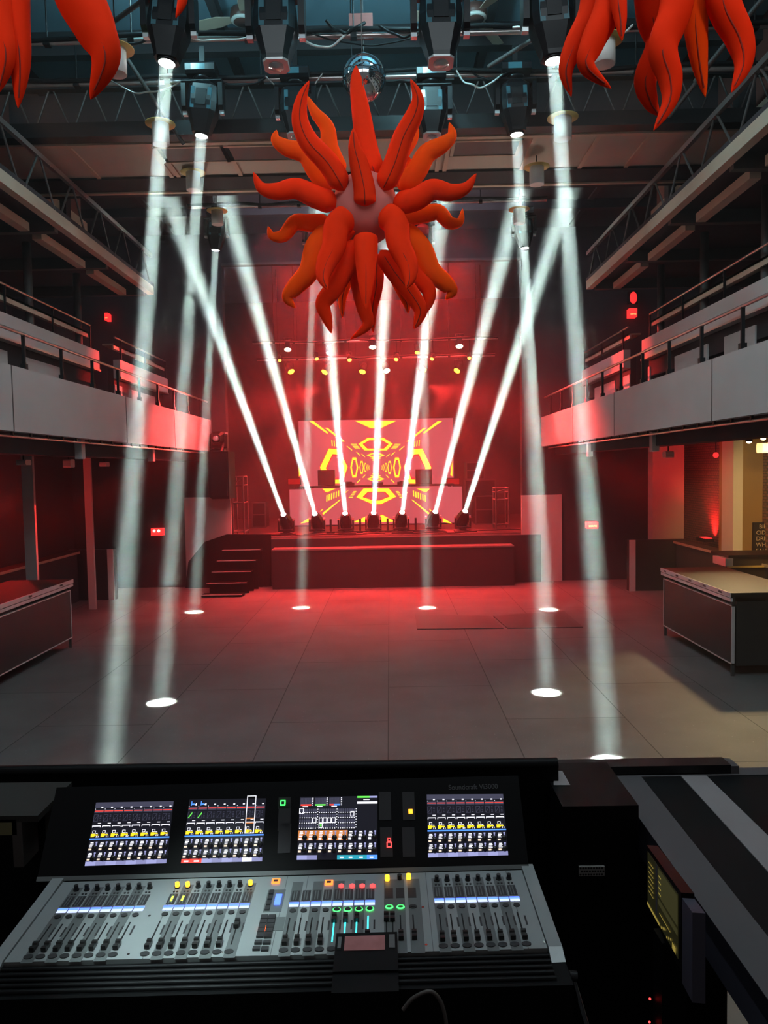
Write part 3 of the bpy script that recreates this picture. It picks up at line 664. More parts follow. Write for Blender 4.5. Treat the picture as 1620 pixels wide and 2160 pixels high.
corner_star(1405, -260, 3.6, 120, 'orange star balloon cut off at the top right, tentacles hanging down', [
 ([(1330, -220), (1265, -110), (1248, 20), (1212, 95), (1194, 150), (1205, 204)], -.1, 52, FABRIC, 1),
 ([(1350, -220), (1300, -110), (1285, 10), (1250, 90), (1238, 140), (1289, 187)], -.2, 60, FABRIC, 1),
 ([(1360, -220), (1310, -110), (1303, -20), (1309, 40), (1312, 86)], -.25, 40, FABRIC, 1),
 ([(1390, -220), (1372, -90), (1376, 30), (1392, 90), (1362, 165), (1372, 215), (1392, 245)], -.1, 62, FABRIC, 1),
 ([(1420, -220), (1435, -90), (1425, 20), (1398, 100), (1414, 165), (1412, 215), (1379, 275)], -.25, 64, FABRIC, 1),
 ([(1440, -220), (1470, -90), (1466, 20), (1474, 120), (1488, 205)], -.1, 56, FABRIC2, 1),
 ([(1460, -220), (1530, -110), (1525, 0), (1560, 80), (1568, 135), (1543, 195)], -.2, 66, FABRIC, 1)])
# ---------------------------------------------------------------- stage: LED screens, booth, gear
SCR_BASE = glow('screen_red', (.62, .11, .13), .85)
SCR_EDGE = glow('screen_red_edge', (1, .03, .03), 1.3)
SCR_YEL = glow('screen_yellow', (1, .78, .03), 1.6)
def cpx(cx, cy): return 600+cx/4.263, 870+cy/4.263
def shrink(ps, k, c=None):
    cx_ = sum(p[0] for p in ps)/len(ps); cy_ = sum(p[1] for p in ps)/len(ps)
    return [(cx_+(x-cx_)*k, cy_+(y-cy_)*k) for x, y in ps]
class Scr:
    """a flat display in the plane y=D; shapes are given in display coordinates around its centre line"""
    def __init__(s, D, c): s.D = D; s.c = c; s.mb = MB()
    def P(s, x, y, lift): p = atY(*cpx(s.c+x, y+.0185*0), s.D); return V((p.x, s.D-lift, p.z))
    def fill(s, ps, m, lift): s.mb.poly([s.P(x, y, lift) for x, y in ps], m)
    def grow(s, ps, e=7):
        cx_ = sum(p[0] for p in ps)/len(ps); cy_ = sum(p[1] for p in ps)/len(ps); out = []
        for x, y in ps:
            d = math.hypot(x-cx_, y-cy_) or 1; out.append((x+(x-cx_)/d*e, y+(y-cy_)/d*e))
        return out
    def shape(s, ps, mirror=True, edge=7):
        for q in ([ps, [(-x, y) for x, y in ps][::-1]] if mirror else [ps]):
            s.fill(s.grow(q, edge), SCR_EDGE, .004); s.fill(q, SCR_YEL, .008)
    def ring(s, out, inn, mirror=True, edge=7):
        for f in ((1, -1) if mirror else (1,)):
            o = [(f*x, y) for x, y in out]; i = [(f*x, y) for x, y in inn]; n = len(o)
            s.fill(s.grow(o, edge), SCR_EDGE, .004)
            for k in range(n): s.fill([o[k], o[(k+1) % n], i[(k+1) % n], i[k]], SCR_YEL, .008)
            s.fill(i, SCR_EDGE, .006); s.fill(shrink(i, .84), SCR_BASE, .007)
D1 = 22.6
sc = Scr(D1, 820)
for ps in ([(-598, 78), (-558, 78), (-430, 178), (-432, 194)], [(-455, 140), (-430, 140), (-275, 262), (-300, 262)],
           [(-690, 440), (-690, 575), (-672, 560), (-682, 480)], [(-262, 302), (-254, 302), (-212, 335), (-214, 344)],
           [(-175, 358), (-168, 356), (-138, 384), (-142, 390)], [(-172, 632), (-165, 634), (-136, 606), (-140, 600)],
           [(-130, 375), (-120, 375), (-95, 398), (-98, 402)], [(-120, 585), (-112, 588), (-90, 562), (-95, 560)]):
    sc.shape(ps)
sc.shape([(-188, 75), (188, 75), (45, 142), (-45, 142)], False)
for k in range(5):
    x = -398+k*20; sc.shape([(x, 248+k*4), (x+9, 250+k*4), (x+13, 302+k*4), (x+4, 300+k*3)], edge=3)
    y = 283+k*10; sc.shape([(-225+k*9, y), (-172+k*8, y), (-168+k*8, y+5), (-220+k*9, y+5)], edge=2)
sc.ring([(-155, 282), (-70, 228), (70, 228), (155, 282), (100, 342), (-100, 342)], [(-118, 284), (-58, 250), (58, 250), (118, 284), (74, 326), (-74, 326)], False)
sc.ring([(-500, 495), (-420, 325), (-330, 330), (-252, 490), (-300, 638), (-440, 640)], [(-448, 500), (-388, 374), (-345, 378), (-282, 492), (-322, 604), (-400, 606)])
for cx_, w_, h_, e_ in ((-192, 36, 90, 5), (-126, 20, 58, 4), (-92, 13, 40, 3), (-70, 8, 27, 2), (-56, 5, 18, 1)):
    o = [(cx_-w_, 495), (cx_-w_*.45, 495-h_), (cx_+w_*.45, 495-h_), (cx_+w_, 495), (cx_+w_*.45, 495+h_), (cx_-w_*.45, 495+h_)]
    sc.ring(o, [(cx_+(x-cx_)*.62, 495+(y-495)*.74) for x, y in o], edge=e_)
for cy_, w_, h_ in ((385, 82, 17), (412, 50, 9), (430, 34, 6), (598, 80, 16), (570, 48, 9), (552, 32, 6)):
    o = [(-w_, cy_), (-w_*.5, cy_-h_), (w_*.5, cy_-h_), (w_, cy_), (w_*.5, cy_+h_), (-w_*.5, cy_+h_)]
    sc.ring(o, [(x*.68, cy_+(y-cy_)*.55) for x, y in o], False, edge=2)
for a in range(0, 360, 20):
    c_, s_ = math.cos(R(a+6)), math.sin(R(a+6))
    sc.fill([(c_*14-s_*1.2, 495+s_*14+c_*1.2), (c_*52, 495+s_*48), (c_*14+s_*1.2, 495+s_*14-c_*1.2)], SCR_EDGE, .003)
p0 = sc.P(-695, 73, 0); p1 = sc.P(697, 70, 0); zb = sc.P(0, 720, 0).z
t = Thing('led_wall', ((p0.x+p1.x)/2, D1, zb), 'large red and yellow video wall behind the booth', 'video screen')
t.part('cabinet', MB().box((p0.x-.02, D1+.012, zb), (p1.x+.02, D1+.12, max(p0.z, p1.z)), BLACKM))
sc.mb.box((p0.x, D1, zb), (p1.x, D1+.011, max(p0.z, p1.z)-.01), SCR_BASE)
t.part('display', sc.mb)
for px in (646, 940):
    p = atY(px, 1000, D1+.2); t.part('support_leg', MB().rod((p.x, p.y, 1.08), (p.x, p.y, zb+.4), .03, STEEL))
D2 = 20.6
sb = Scr(D2, 824)
sb.ring([(-177, 762), (-112, 684), (115, 684), (180, 757), (45, 824), (-28, 826)], [(-122, 762), (-76, 714), (80, 712), (124, 756), (36, 792), (-20, 794)], False)
sb.shape([(-482, 686), (-366, 685), (-436, 716), (-454, 714)])
for k in range(6): x = -446+k*21; sb.shape([(x, 745-k*8), (x+10, 742-k*8), (x+8, 798-k*9), (x-2, 802-k*9)], edge=3)
for k in range(5): y = 708+k*13; sb.shape([(-200-k*10, y), (-175-k*8, y), (-182-k*8, y+6), (-208-k*10, y+6)], edge=2)
for ps in ([(-316, 784), (-330, 786), (-482, 905), (-476, 922)], [(-245, 697), (-250, 700), (-282, 722), (-276, 725)], [(-600, 948), (-600, 985), (-680, 998), (-668, 990)], [(-482, 868), (-478, 875), (-502, 892), (-500, 884)]):
    sb.shape(ps)
sb.shape([(-210, 988), (-85, 932), (-85, 988)], False); sb.shape([(38, 925), (58, 922), (172, 982), (38, 984)], False)
p0 = sb.P(-780, 686, 0); p1 = sb.P(773, 672, 0); zt = (p0.z+p1.z)/2
t = Thing('dj_booth', ((p0.x+p1.x)/2, D2, 1.08), 'wide DJ booth faced with a red and yellow video panel', 'DJ booth')
sb.mb.box((p0.x, D2, 1.12), (p1.x, D2+.011, zt), SCR_BASE)
t.part('display', sb.mb)
t.part('cabinet', MB().box((p0.x, D2+.012, 1.085), (p1.x, D2+.14, zt-.02), BLACKM))
t.part('table_top', MB().box((p0.x+.2, D2+.15, zt+.02), (p1.x-.2, D2+.9, zt+.07), BLACKM))
for sx in (p0.x+.3, p1.x-.3):
    for yy in (.22, .82): t.part('leg', MB().box((sx-.025, D2+yy-.025, 1.08), (sx+.025, D2+yy+.025, zt+.02), BLACKM))
zt += .07
def speaker(name, px0, px1, py0, D, zb_, label, dep=.45, gl=True):
    a = atY(px0, py0, D); b = atY(px1, py0, D); t = Thing(name, ((a.x+b.x)/2, D, zb_), label, 'speaker')
    t.part('cabinet', MB().cbox((a.x, D, zb_), (b.x, D+dep, a.z), BLACK, None, .03))
    t.part('grille', MB().box((a.x+.03, D-.012, zb_+.03), (b.x-.03, D-.001, a.z-.03), BLACKM))
    return t
speaker('monitor_speaker', 670, 704, 992, D2+.3, zt, 'black monitor speaker on the left of the booth table')
speaker('monitor_speaker', 877, 911, 990, D2+.3, zt, 'black monitor speaker on the right of the booth table')
for i, (px, cat_) in enumerate(((735, 'media player'), (796, 'mixer'), (850, 'media player'))):
    p = atY(px, 1015, D2+.45); w2 = .16
    t = Thing('dj_mixer' if i == 1 else 'media_player', (p.x, p.y, zt), ('black DJ mixer in the middle of the booth table', 'black media player on the booth table, left of the mixer', 'black media player on the booth table, right of the mixer')[(1, 0, 2)[i]], cat_)
    t.part('body', MB().box((p.x-w2, p.y-.2, zt), (p.x+w2, p.y+.2, zt+.08), BLACKM))
    if i != 1: t.part('jog_wheel', MB().lathe([(.1, .08), (.1, .1), (.09, .105)], BLACK, Matrix.Translation((p.x, p.y, zt)), 20))
    else:
        for k in range(4): t.part('fader', MB().box((p.x-.1+k*.06, p.y-.12, zt+.08), (p.x-.07+k*.06, p.y-.1, zt+.1), CHROME))
def lightstand(px, D, label):
    p = atY(px, 1020, D); top = atY(px, 1008, D).z
    t = Thing('light_panel_stand', (p.x, D, 1.08), label, 'light stand')
    t.part('panel', MB().box((p.x-.19, D-.05, top-.2), (p.x+.19, D+.05, top), BLACKM).box((p.x-.17, D-.055, top-.18), (p.x+.17, D-.05, top-.02), mat('panel_red', (.3, .03, .03), .3)))
    t.part('pole', MB().rod((p.x, D, 1.08), (p.x, D, top-.2), .025, STEEL))
    for a in (30, 150, 270): t.part('leg', MB().rod((p.x, D, 1.5), (p.x+.3*math.cos(R(a)), D+.3*math.sin(R(a)), 1.09), .012, STEEL))
lightstand(621, 21.6, 'red light panel on a stand left of the booth')
lightstand(956, 21.6, 'red light panel on a stand right of the booth')
# hung speaker, truss frames and cases in the wings
a = atY(441, 953, 16.5); b = atY(486, 1052, 16.5)
t = Thing('hanging_speaker', ((a.x+b.x)/2, 16.5, b.z), 'tall black speaker hanging left of the stage opening', 'speaker')
t.part('cabinet', MB().hexa([(a.x, 16.4, b.z+.05), (a.x+.06, 16.4, b.z), (b.x, 16.4, b.z), (b.x, 16.4, a.z), (a.x, 16.4, a.z)], [(a.x, 17.1, b.z+.05), (a.x+.06, 17.1, b.z), (b.x, 17.1, b.z), (b.x, 17.1, a.z), (a.x, 17.1, a.z)], BLACK))
t.part('grille', MB().box((a.x+.04, 16.38, b.z+.07), (b.x-.03, 16.4, a.z-.04), BLACKM))
t.part('bracket', MB().rod(((a.x+b.x)/2, 16.7, a.z), ((a.x+b.x)/2, 17.2, a.z+.3), .03, STEEL))
moving_head(atY(455, 925, 16.7), atY(380, 960, 13), False, 'black moving head light on top of the hanging speaker', None, .9, False)
a = atY(1136, 953, 16.7); b = atY(1150, 1040, 16.7)
def rackframe(px0, px1, py0, D, label, rungs):
    a = atY(px0, py0, D); b = atY(px1, py0, D); t = Thing('metal_frame', ((a.x+b.x)/2, D, 1.08), label, 'metal frame')
    for x in (a.x, b.x):
        for y in (D, D+.5): t.part('upright', MB().rod((x, y, 1.08), (x, y, a.z), .022, STEEL))
    mb = MB()
    for r_ in rungs:
        z = 1.1+(a.z-1.1)*r_; mb.rod((a.x, D, z), (b.x, D, z), .018, STEEL).rod((a.x, D, z), (a.x, D+.5, z), .018, STEEL).rod((b.x, D, z), (b.x, D+.5, z), .018, STEEL)
    mb.rod((a.x, D, 1.1+(a.z-1.1)*rungs[-2]), (b.x, D, a.z), .014, STEEL)
    t.part('rungs', mb)
rackframe(1046, 1073, 1030, 18.6, 'tall thin metal frame rack on the right of the stage', (.1, .72, .9, 1))
rackframe(489, 512, 1006, 18.2, 'tall thin metal frame behind the hanging speaker, left', (.05, .55, .85, 1))
def case(px0, px1, py0, D, zb_, label, h=None, d=.6):
    a = atY(px0, py0, D); b = atY(px1, py0, D); z1 = a.z
    t = Thing('flight_case', ((a.x+b.x)/2, D, zb_), label, 'flight case')
    t.part('body', MB().box((a.x+.01, D+.01, zb_+.01), (b.x-.01, D+d-.01, z1-.01), BLACK))
    mb = MB()
    for x in (a.x, b.x-.03):
        mb.box((x, D, zb_), (x+.03, D+.03, z1), STEEL)
    for z in (zb_, (zb_+z1)/2, z1-.03): mb.box((a.x, D, z), (b.x, D+.02, z+.03), STEEL)
    t.part('edging', mb); return z1
z_ = case(1002, 1043, 1046, 20.2, 1.08, 'low black flight case on the right of the stage')
z_ = case(980, 1046, 1012, 21.0, 1.08, 'wide flight case behind the low case, right wing', d=.7)
case(983, 1022, 975, 21.1, z_, 'upper flight case stacked in the right wing')
case(530, 560, 1060, 20.5, 1.08, 'black flight case in the left wing of the stage')
def floor_cable(pxs, D, z, label):
    pts = []
    for k, (px, dy) in enumerate(pxs): p = atY(px, 1120, D+dy); pts.append((p.x, p.y, z+.012))
    cable(pts, .012, BLACK, label)
floor_cable([(520, .2), (545, -.3), (570, .0), (590, -.25)], 18.0, 1.08, 'black cable on the stage floor left of the beam lights')
floor_cable([(610, .1), (640, -.3), (690, -.1), (740, -.35), (790, -.1)], 18.0, 1.08, 'black cable winding between the left beam lights')
floor_cable([(800, -.2), (850, -.35), (900, -.1), (950, -.35), (1000, 0)], 18.0, 1.08, 'black cable winding between the right beam lights')
floor_cable([(990, .3), (1030, .0), (1070, .2), (1100, .1)], 18.2, 1.08, 'black cable heap at the right stage edge')
# red par lights above the stage
pipe('stage_pipe', 20.0, 5.95, 'upper lighting pipe over the stage', -3.2, 3.2)
pipe('stage_pipe', 20.6, 5.6, 'lower lighting pipe over the stage', -3.2, 3.2)
def par(px, py, D, rpx, dirv, m, label, watts, ang, zp):
    c = atY(px, py, D); d = V(dirv).normalized(); r = rpx*D/1600
    x = d.orthogonal().normalized(); M = Matrix((x, d.cross(x), d)).transposed().to_4x4(); M.translation = c
    t = Thing('par_light', c, label, 'stage light', 'red par lights above the stage')
    t.part('housing', MB().lathe([(r*.6, -r*2.6), (r*1.05, -r*1.6), (r*1.15, .03), (r*1.05, .03)], BLACKM, M, 18))
    t.part('lens', MB().lathe([(r, .02), (r*.9, .05), (0, .06)], m, M, 18))
    t.part('yoke', MB().rod(c-d*r+V((r*1.2, 0, 0)), c-d*r+V((r*1.2, 0, r*2.2)), .012, BLACKM).rod(c-d*r-V((r*1.2, 0, 0)), c-d*r+V((-r*1.2, 0, r*2.2)), .012, BLACKM).rod(c-d*r+V((r*1.2, 0, r*2.2)), c-d*r+V((-r*1.2, 0, r*2.2)), .012, BLACKM))
    t.part('hanger', MB().rod(c-d*r+V((0, 0, r*2.2)), ((c-d*r).x, (c-d*r).y, max(zp, c.z+r*2.6)), .012, BLACKM))
    if watts: lamp('par_beam', 'SPOT', c+d*.09, c+d*3, watts, RED, spot_size=R(ang), spot_blend=.5, shadow_soft_size=r*.8)
words = ('leftmost', 'second from left', 'third from left', 'third from right', 'second from right', 'rightmost')
for i, (px, py, dx) in enumerate(((613, 782, .55), (686, 783, -.6), (765, 782, -.25), (815, 780, .3), (892, 780, .6), (965, 780, -.6))):
    par(px, py, 20.6, 7, (dx, -.55, -1), YELLENS if i != 3 else HOTLENS, 'amber-lit par light in the lowest row, '+words[i]+' of six', 9000, 16, 5.62)
for i, (px, py) in enumerate(((607, 735), (694, 742), (786, 730), (880, 741), (969, 728))):
    par(px, py, 20.0, (7, 5.5, 7.5, 5, 7.5)[i], (0, -.35, -1), (HOTLENS, HOTLENS, HOTLENS, YELLENS, HOTLENS)[i], 'bright par light in the top row, %s of five' % ('leftmost', 'second from left', 'middle', 'second from right', 'rightmost')[i], (9000, 4000, 8000, 3000, 7000)[i], 15, 5.98)
for i, (px, py) in enumerate(((590, 758), (667, 755), (737, 757), (836, 756), (912, 755), (990, 753))):
    par(px, py, 19.97, (3.5, 4, 4.5, 4.5, 4, 4)[i], ((.1, .5, .2, -.2, -.4, -.1)[i], -.6, -1), REDLENS, 'small red par light in the middle row, '+words[i]+' of six', (0, 1500, 0, 1500, 0, 0)[i], 14, 5.95)
# ---------------------------------------------------------------- bars
def sgn_box(mb, s, x0, x1, y0, y1, z0, z1, m):
    a, c = sorted((s*x0, s*x1)); mb.box((a, y0, z0), (c, y1, z1), m)
def bar(s, X, Y0, Y1, label, top=1.03):
    t = Thing('bar_counter', (s*(X+.4), (Y0+Y1)/2, 0), label, 'bar counter')
    m_ = MB(); sgn_box(m_, s, X+.03, X+.06, Y0+.06, Y1-.06, .16, .86, COUNTER); t.part('front_panel', m_)
    m_ = MB()
    for y0, y1, z0, z1 in ((Y0+.03, Y1-.03, .86, .875), (Y0+.03, Y1-.03, .145, .16), (Y0+.03, Y0+.045, .145, .875), (Y1-.045, Y1-.03, .145, .875)):
        sgn_box(m_, s, X+.022, X+.06, y0, y1, z0, z1, ALU)
    t.part('frame', m_)
    m_ = MB(); sgn_box(m_, s, X, X+.95, Y0, Y1, top-.045, top, COUNTERTOP); t.part('top', m_)
    m_ = MB(); sgn_box(m_, s, X-.012, X, Y0, Y1, top-.055, top+.002, ALU); sgn_box(m_, s, X-.006, X+.02, Y0, Y1, top-.105, top-.065, ALU)
    for k in range(5): y = Y0+(Y1-Y0)*(.1+.2*k); sgn_box(m_, s, X-.014, X-.006, y, y+.09, top-.04, top-.015, STEEL)
    t.part('edge_rail', m_)
    m_ = MB(); sgn_box(m_, s, X+.08, X+.9, Y0+.03, Y0+.06, .13, top-.11, COUNTER); t.part('end_panel', m_); m_ = MB(); sgn_box(m_, s, X+.08, X+.9, Y1-.06, Y1-.03, .13, top-.11, COUNTER); t.part('end_panel', m_)
    for y in (Y0+.04, Y1-.07):
        for x in (X+.03, X+.85):
            m_ = MB(); sgn_box(m_, s, x, x+.035, y, y+.03, 0, top-.05, STEEL); t.part('leg', m_)
    m_ = MB(); sgn_box(m_, s, X+.2, X+.9, Y0+.1, Y1-.1, .3, .33, COUNTER); t.part('shelf', m_)
bar(-1, 4.50, 6.6, 11.35, 'dark bar counter with pale edge rail under the left balcony')
bar(1, 4.42, 9.13, 11.5, 'dark bar counter with framed front under the right balcony')
for s, X, nm, e in ((-1, 6.1, 'left', 5.43), (1, 6.1, 'right', 5.22)):
    mb = MB(); sgn_box(mb, s, X, X+.3, 8.5, 15.55, .98, 1.03, COUNTERTOP); sgn_box(mb, s, X+.05, X+.3, 8.5, 15.5, 0, .98, DARK)
    sgn_box(mb, s, X-.01, X, 8.5, 15.5, .985, 1.03, BEIGE)
    struct('wall_ledge_'+nm, mb)
    mb = MB(); sgn_box(mb, s, e, X+.3, 15.58, 15.75, 0, 1.05, COUNTER); sgn_box(mb, s, e-.002, e+.12, 15.55, 15.58, 0, 1.06, PLASTER)
    struct('wall_partition_'+nm, mb)
t = Thing('back_counter', (6.3, 11.9, 0), 'low back bar counter with pale edge behind the right bar', 'counter')
t.part('top', MB().box((5.55, 11.75, 1.13), (6.9, 12.4, 1.17), BLACK)); t.part('cabinet', MB().box((5.62, 11.8, .1), (6.9, 12.4, 1.13), COUNTERTOP)); t.part('edge_strip', MB().box((5.55, 11.72, .98), (6.9, 11.8, 1.0), YELP)); t.part('end_cap', MB().box((5.5, 11.74, 1.0), (5.62, 12.2, 1.12), PLASTER))
# menu board
a = atY(1591, 1103, 13.3); b = atY(1588, 1183, 13.3)
t = Thing('menu_board', (b.x+.4, 13.3, b.z), 'black chalk menu board leaning on the ochre wall', 'sign')
t.part('board', MB().hexa([(a.x-.04, 13.28, b.z), (a.x+.75, 13.28, b.z), (a.x+.78, 13.38, a.z), (a.x+.02, 13.38, a.z)], [(a.x-.04, 13.31, b.z), (a.x+.75, 13.31, b.z), (a.x+.78, 13.41, a.z), (a.x+.02, 13.41, a.z)], BLACK))
CHALK = mat('chalk', (.75, .65, .40), .8, noise=.1)
hh = (a.z-b.z)/6.4
for i, tx in enumerate(('BI\u00c8RE', 'CIDRE', 'DRINK', 'WHITE C', 'EAU', 'REDBULL')):
    z = a.z-hh*(i+1); u = 1-(i+1)/6.4
    M = Matrix.Translation((a.x+.07-.05*(1-u)+(.05 if i == 0 else 0), 13.275+.1*u-.002, z)) @ Matrix.Rotation(R(90), 4, 'X')
    text_mesh(tx, hh*.95, CHALK, M, 'lettering', t.e, t.loc)
b2 = atY(1600, 1185, 13.2)
single('ledge_shelf', MB().box((6.2, 13.1, b.z-.05), (8.5, 13.45, b.z), COUNTERTOP), 'shelf below the menu board', 'shelf')
# small ceiling spots, boxes, signs
def downspot(px, py, D, label, on):
    p = atY(px, py, D); t = Thing('ceiling_spotlight', (p.x, p.y, 3.05), label, 'spotlight')
    M = Matrix.Translation(p)
    t.part('can', MB().lathe([(.03, .10), (.038, .0), (.045, -.04), (.04, -.04)], BLACK, M, 16)); t.part('stem', MB().rod(p+V((0, 0, .1)), (p.x, p.y, 3.1), .012, BLACK)); t.part('bulb', MB().sphere(p+V((0, 0, -.03)), .032, WARM, 14, 8))
    lamp('bar_spot', 'SPOT', p+V((0, 0, -.08)), p+V((2.3, 3.5, -1.3)), on, (1, .6, .2), spot_size=R(50), spot_blend=.8, shadow_soft_size=.03)
downspot(1580, 925, 9.6, 'small warm spotlight above the right bar, nearer the pillar', 260)
downspot(1610, 918, 9.2, 'small warm spotlight above the right bar, at the picture edge', 260)
lamp('bar_glow', 'SPOT', (5.7, 11.6, 2.95), (4.3, 8.4, 0), 320, (1, .72, .34), spot_size=R(64), spot_blend=.6, shadow_soft_size=.1)
p = atY(1510, 960, 14.0)
t = Thing('red_lamp', p, 'small glowing red lamp in front of the brick wall', 'lamp')
t.part('bulb', MB().sphere(p, .05, REDSIGN, 16, 10)); t.part('cord', MB().rod(p+V((0, 0, .05)), (p.x, p.y, 3.1), .01, BLACK))
t = Thing('uplight', (6.75, 15.4, 1.06), 'red uplight at the foot of the brick wall', 'light')
t.part('body', MB().box((6.6, 15.2, 1.03), (6.8, 15.6, 1.09), BLACK)); t.part('lens', MB().box((6.65, 15.25, 1.09), (6.78, 15.55, 1.1), REDSIGN))
lamp('brick_uplight', 'AREA', (6.72, 15.4, 1.12), (6.9, 15.4, 2.6), 12, RED, shape='RECTANGLE', size=.1, size_y=.3, spread=R(100))
def wallbox(px0, px1, py0, py1, D, label, m=WHITEP):
    a = atY(px0, py0, D); b = atY(px1, py1, D)
    t = Thing('small_speaker', ((a.x+b.x)/2, D, b.z), label, 'speaker'); t.part('body', MB().cbox((a.x, D, b.z), (b.x, D+.18, a.z), m, None, .02)); t.part('bracket', MB().rod(((a.x+b.x)/2, D+.09, a.z), ((a.x+b.x)/2, D+.09, 3.1), .012, BLACK))
wallbox(1405, 1422, 952, 965, 13.5, 'small pale box hanging in front of the right red pillar')
wallbox(33, 54, 970, 981, 11.0, 'small pale box at the head of the left pillar')
wallbox(132, 149, 969, 986, 13.0, 'small pale box below the left balcony between pillars')
wallbox(209, 224, 975, 984, 14.0, 'small pale box below the left balcony, farther in')
wallbox(1609, 1630, 934, 955, 10.4, 'white box by the right spotlights at the picture edge')
SIGNT = glow('sign_letters', (1, .5, .15), 2.5)
def exit_sign(px0, px1, py0, py1, D, label, txt='SORTIE', dots=False):
    a = atY(px0, py0, D); b = atY(px1, py1, D); t = Thing('exit_sign', ((a.x+b.x)/2, D, b.z), label, 'sign')
    t.part('box', MB().box((a.x, D, b.z), (b.x, SY, a.z), REDSIGN))
    if dots:
        for k in (.3, .72): t.part('lamp', MB().sphere((a.x+(b.x-a.x)*k, D-.005, (a.z+b.z)/2+.03), .028, HOTLENS, 10, 6))
    else:
        h = (a.z-b.z)
        M = Matrix.Translation(((a.x+b.x)/2, D-.004, b.z+h*.25)) @ Matrix.Rotation(R(90), 4, 'X')
        text_mesh(txt, (b.x-a.x)/4.2, SIGNT, M, 'lettering', t.e, t.loc, 'CENTER')
exit_sign(318, 342, 1115, 1130, 17.0, 'red lit sign box with two bright lamps on the left stage wall', dots=True)
exit_sign(1239, 1262, 1101, 1115, 17.0, 'red lit exit sign on the right stage wall')
exit_sign(1328, 1344, 650, 668, 17.0, 'red exit sign above the right balcony')
exit_sign(220, 228, 660, 675, 17.0, 'narrow red exit sign above the left balcony')
p = atY(1336, 628, 17.05)  # glowing shape put in for a red reflection above the sign
t = Thing('sign_reflection', p, 'red glow added as a reflection above the right balcony exit sign', 'lamp')
t.part('reflection_glow', MB().sphere(p, .10, REDSIGN, 16, 10, (.8, .5, 1.3))); t.part('base', MB().box((p.x-.1, p.y, p.z-.14), (p.x+.1, p.y+.1, p.z+.14), BLACK))
# ================================================================== FRONT OF HOUSE
RZ = .45
struct('floor_riser', MB().box((-5, -3.5, 0), (5, 2.75, RZ), mat('riser_carpet', (.018, .018, .02), .95, noise=.3, nscale=30)))
class Frame:
    """a rectangular panel standing in the room: origin, right axis, up axis, normal towards the viewer"""
    def __init__(s, bl, br, top):
        s.o = V(bl); s.x = (V(br)-V(bl)).normalized(); y = V(top)-(V(bl)+V(br))/2; s.y = (y-s.x*y.dot(s.x)).normalized(); s.n = s.x.cross(s.y)
        s.w = (V(br)-V(bl)).length; s.h = y.dot(s.y)
    def uv(s, px, py):
        d = ray(px, py); t = (s.o-CAM).dot(s.n)/d.dot(s.n); q = CAM+d*t-s.o; return q.dot(s.x), q.dot(s.y)
    def P(s, u, v, h=0): return s.o+s.x*u+s.y*v+s.n*h
    def quad(s, mb, u0, u1, v0, v1, m, h=.001): mb.poly([s.P(u0, v0, h), s.P(u1, v0, h), s.P(u1, v1, h), s.P(u0, v1, h)], m)
    def box(s, mb, u0, u1, v0, v1, h0, h1, m):
        lo = [s.P(u, v, h0) for u, v in ((u0, v0), (u1, v0), (u1, v1), (u0, v1))]; mb.hexa(lo, [p+s.n*(h1-h0) for p in lo], m); return mb
    def M(s, u, v, h=0):
        m = Matrix((s.x, s.y, s.n)).transposed().to_4x4(); m.translation = s.P(u, v, h); return m
DK = Frame(atT(8, 2030, 1.813), atT(1155, 2000, 1.813), (atT(144, 1857, 2.15)+atT(1111, 1838, 2.15))/2)
BZ = Frame(atT(179, 1827, 2.18), atT(1072, 1804, 2.18), (atT(203, 1693, 2.276)+atT(1061, 1675, 2.276))/2)
cbase = DK.P(DK.w/2, .1, -.2)
T = Thing('mixing_console', (cbase.x, cbase.y, RZ), 'large silver sound mixing console with four lit screens in the foreground', 'mixing console')
CB = mat('console_black', (.004, .004, .0045), .5, noise=.2, spec=.15)
BTN = mat('dark_button', (.035, .035, .037), .4, noise=.1)
SLOT = mat('fader_slot', (.004, .004, .004), .6, noise=.05)
BLUEON = glow('display_blue', (.04, .09, 1), 5.5); BLUEPALE = glow('display_pale_blue', (.55, .63, 1), 1.5)
W, Hd = DK.w, DK.h
mb = MB(); DK.box(mb, -.035, W+.035, -.11, Hd+.02, -.10, -.012, CB); DK.box(mb, -.02, W+.02, Hd+.0, Hd+.45, -.10, -.02, CB)
T.part('chassis', mb)
mb = MB(); DK.box(mb, 0, W, 0, Hd, -.012, 0, GREYDECK)
for u in (.255*W, .49*W, .535*W, .705*W, .79*W, .965*W): DK.box(mb, u-.0008, u+.0008, .0, Hd, 0, .0006, GREYSTRIP)
T.part('deck_panel', mb)
for sx in (0, 1):
    mb = MB(); u0, u1 = ((-.035, -.002), (W+.002, W+.035))[sx]
    e = u0 if sx == 0 else u1; i_ = u1 if sx == 0 else u0
    prof = [(-.03, -.05), (-.035, -.012), (.0, .004), (.25, .004), (Hd+.02, .006), (Hd+.02, -.06)]
    mb.hexa([DK.P(i_, v, h) for v, h in prof], [DK.P(e, v, h*.9) for v, h in prof], GREYDECK); T.part('end_cheek', mb)
mb = MB()
DK.box(mb, -.0, W, -.10, -.002, -.10, -.012, CB)
for k in range(5):
    v = -.012-k*.019
    mb.tube([DK.P(0, v, -.012), DK.P(W, v, -.012)], .0068, CB, 10)
T.part('armrest', mb, label='black ribbed armrest')
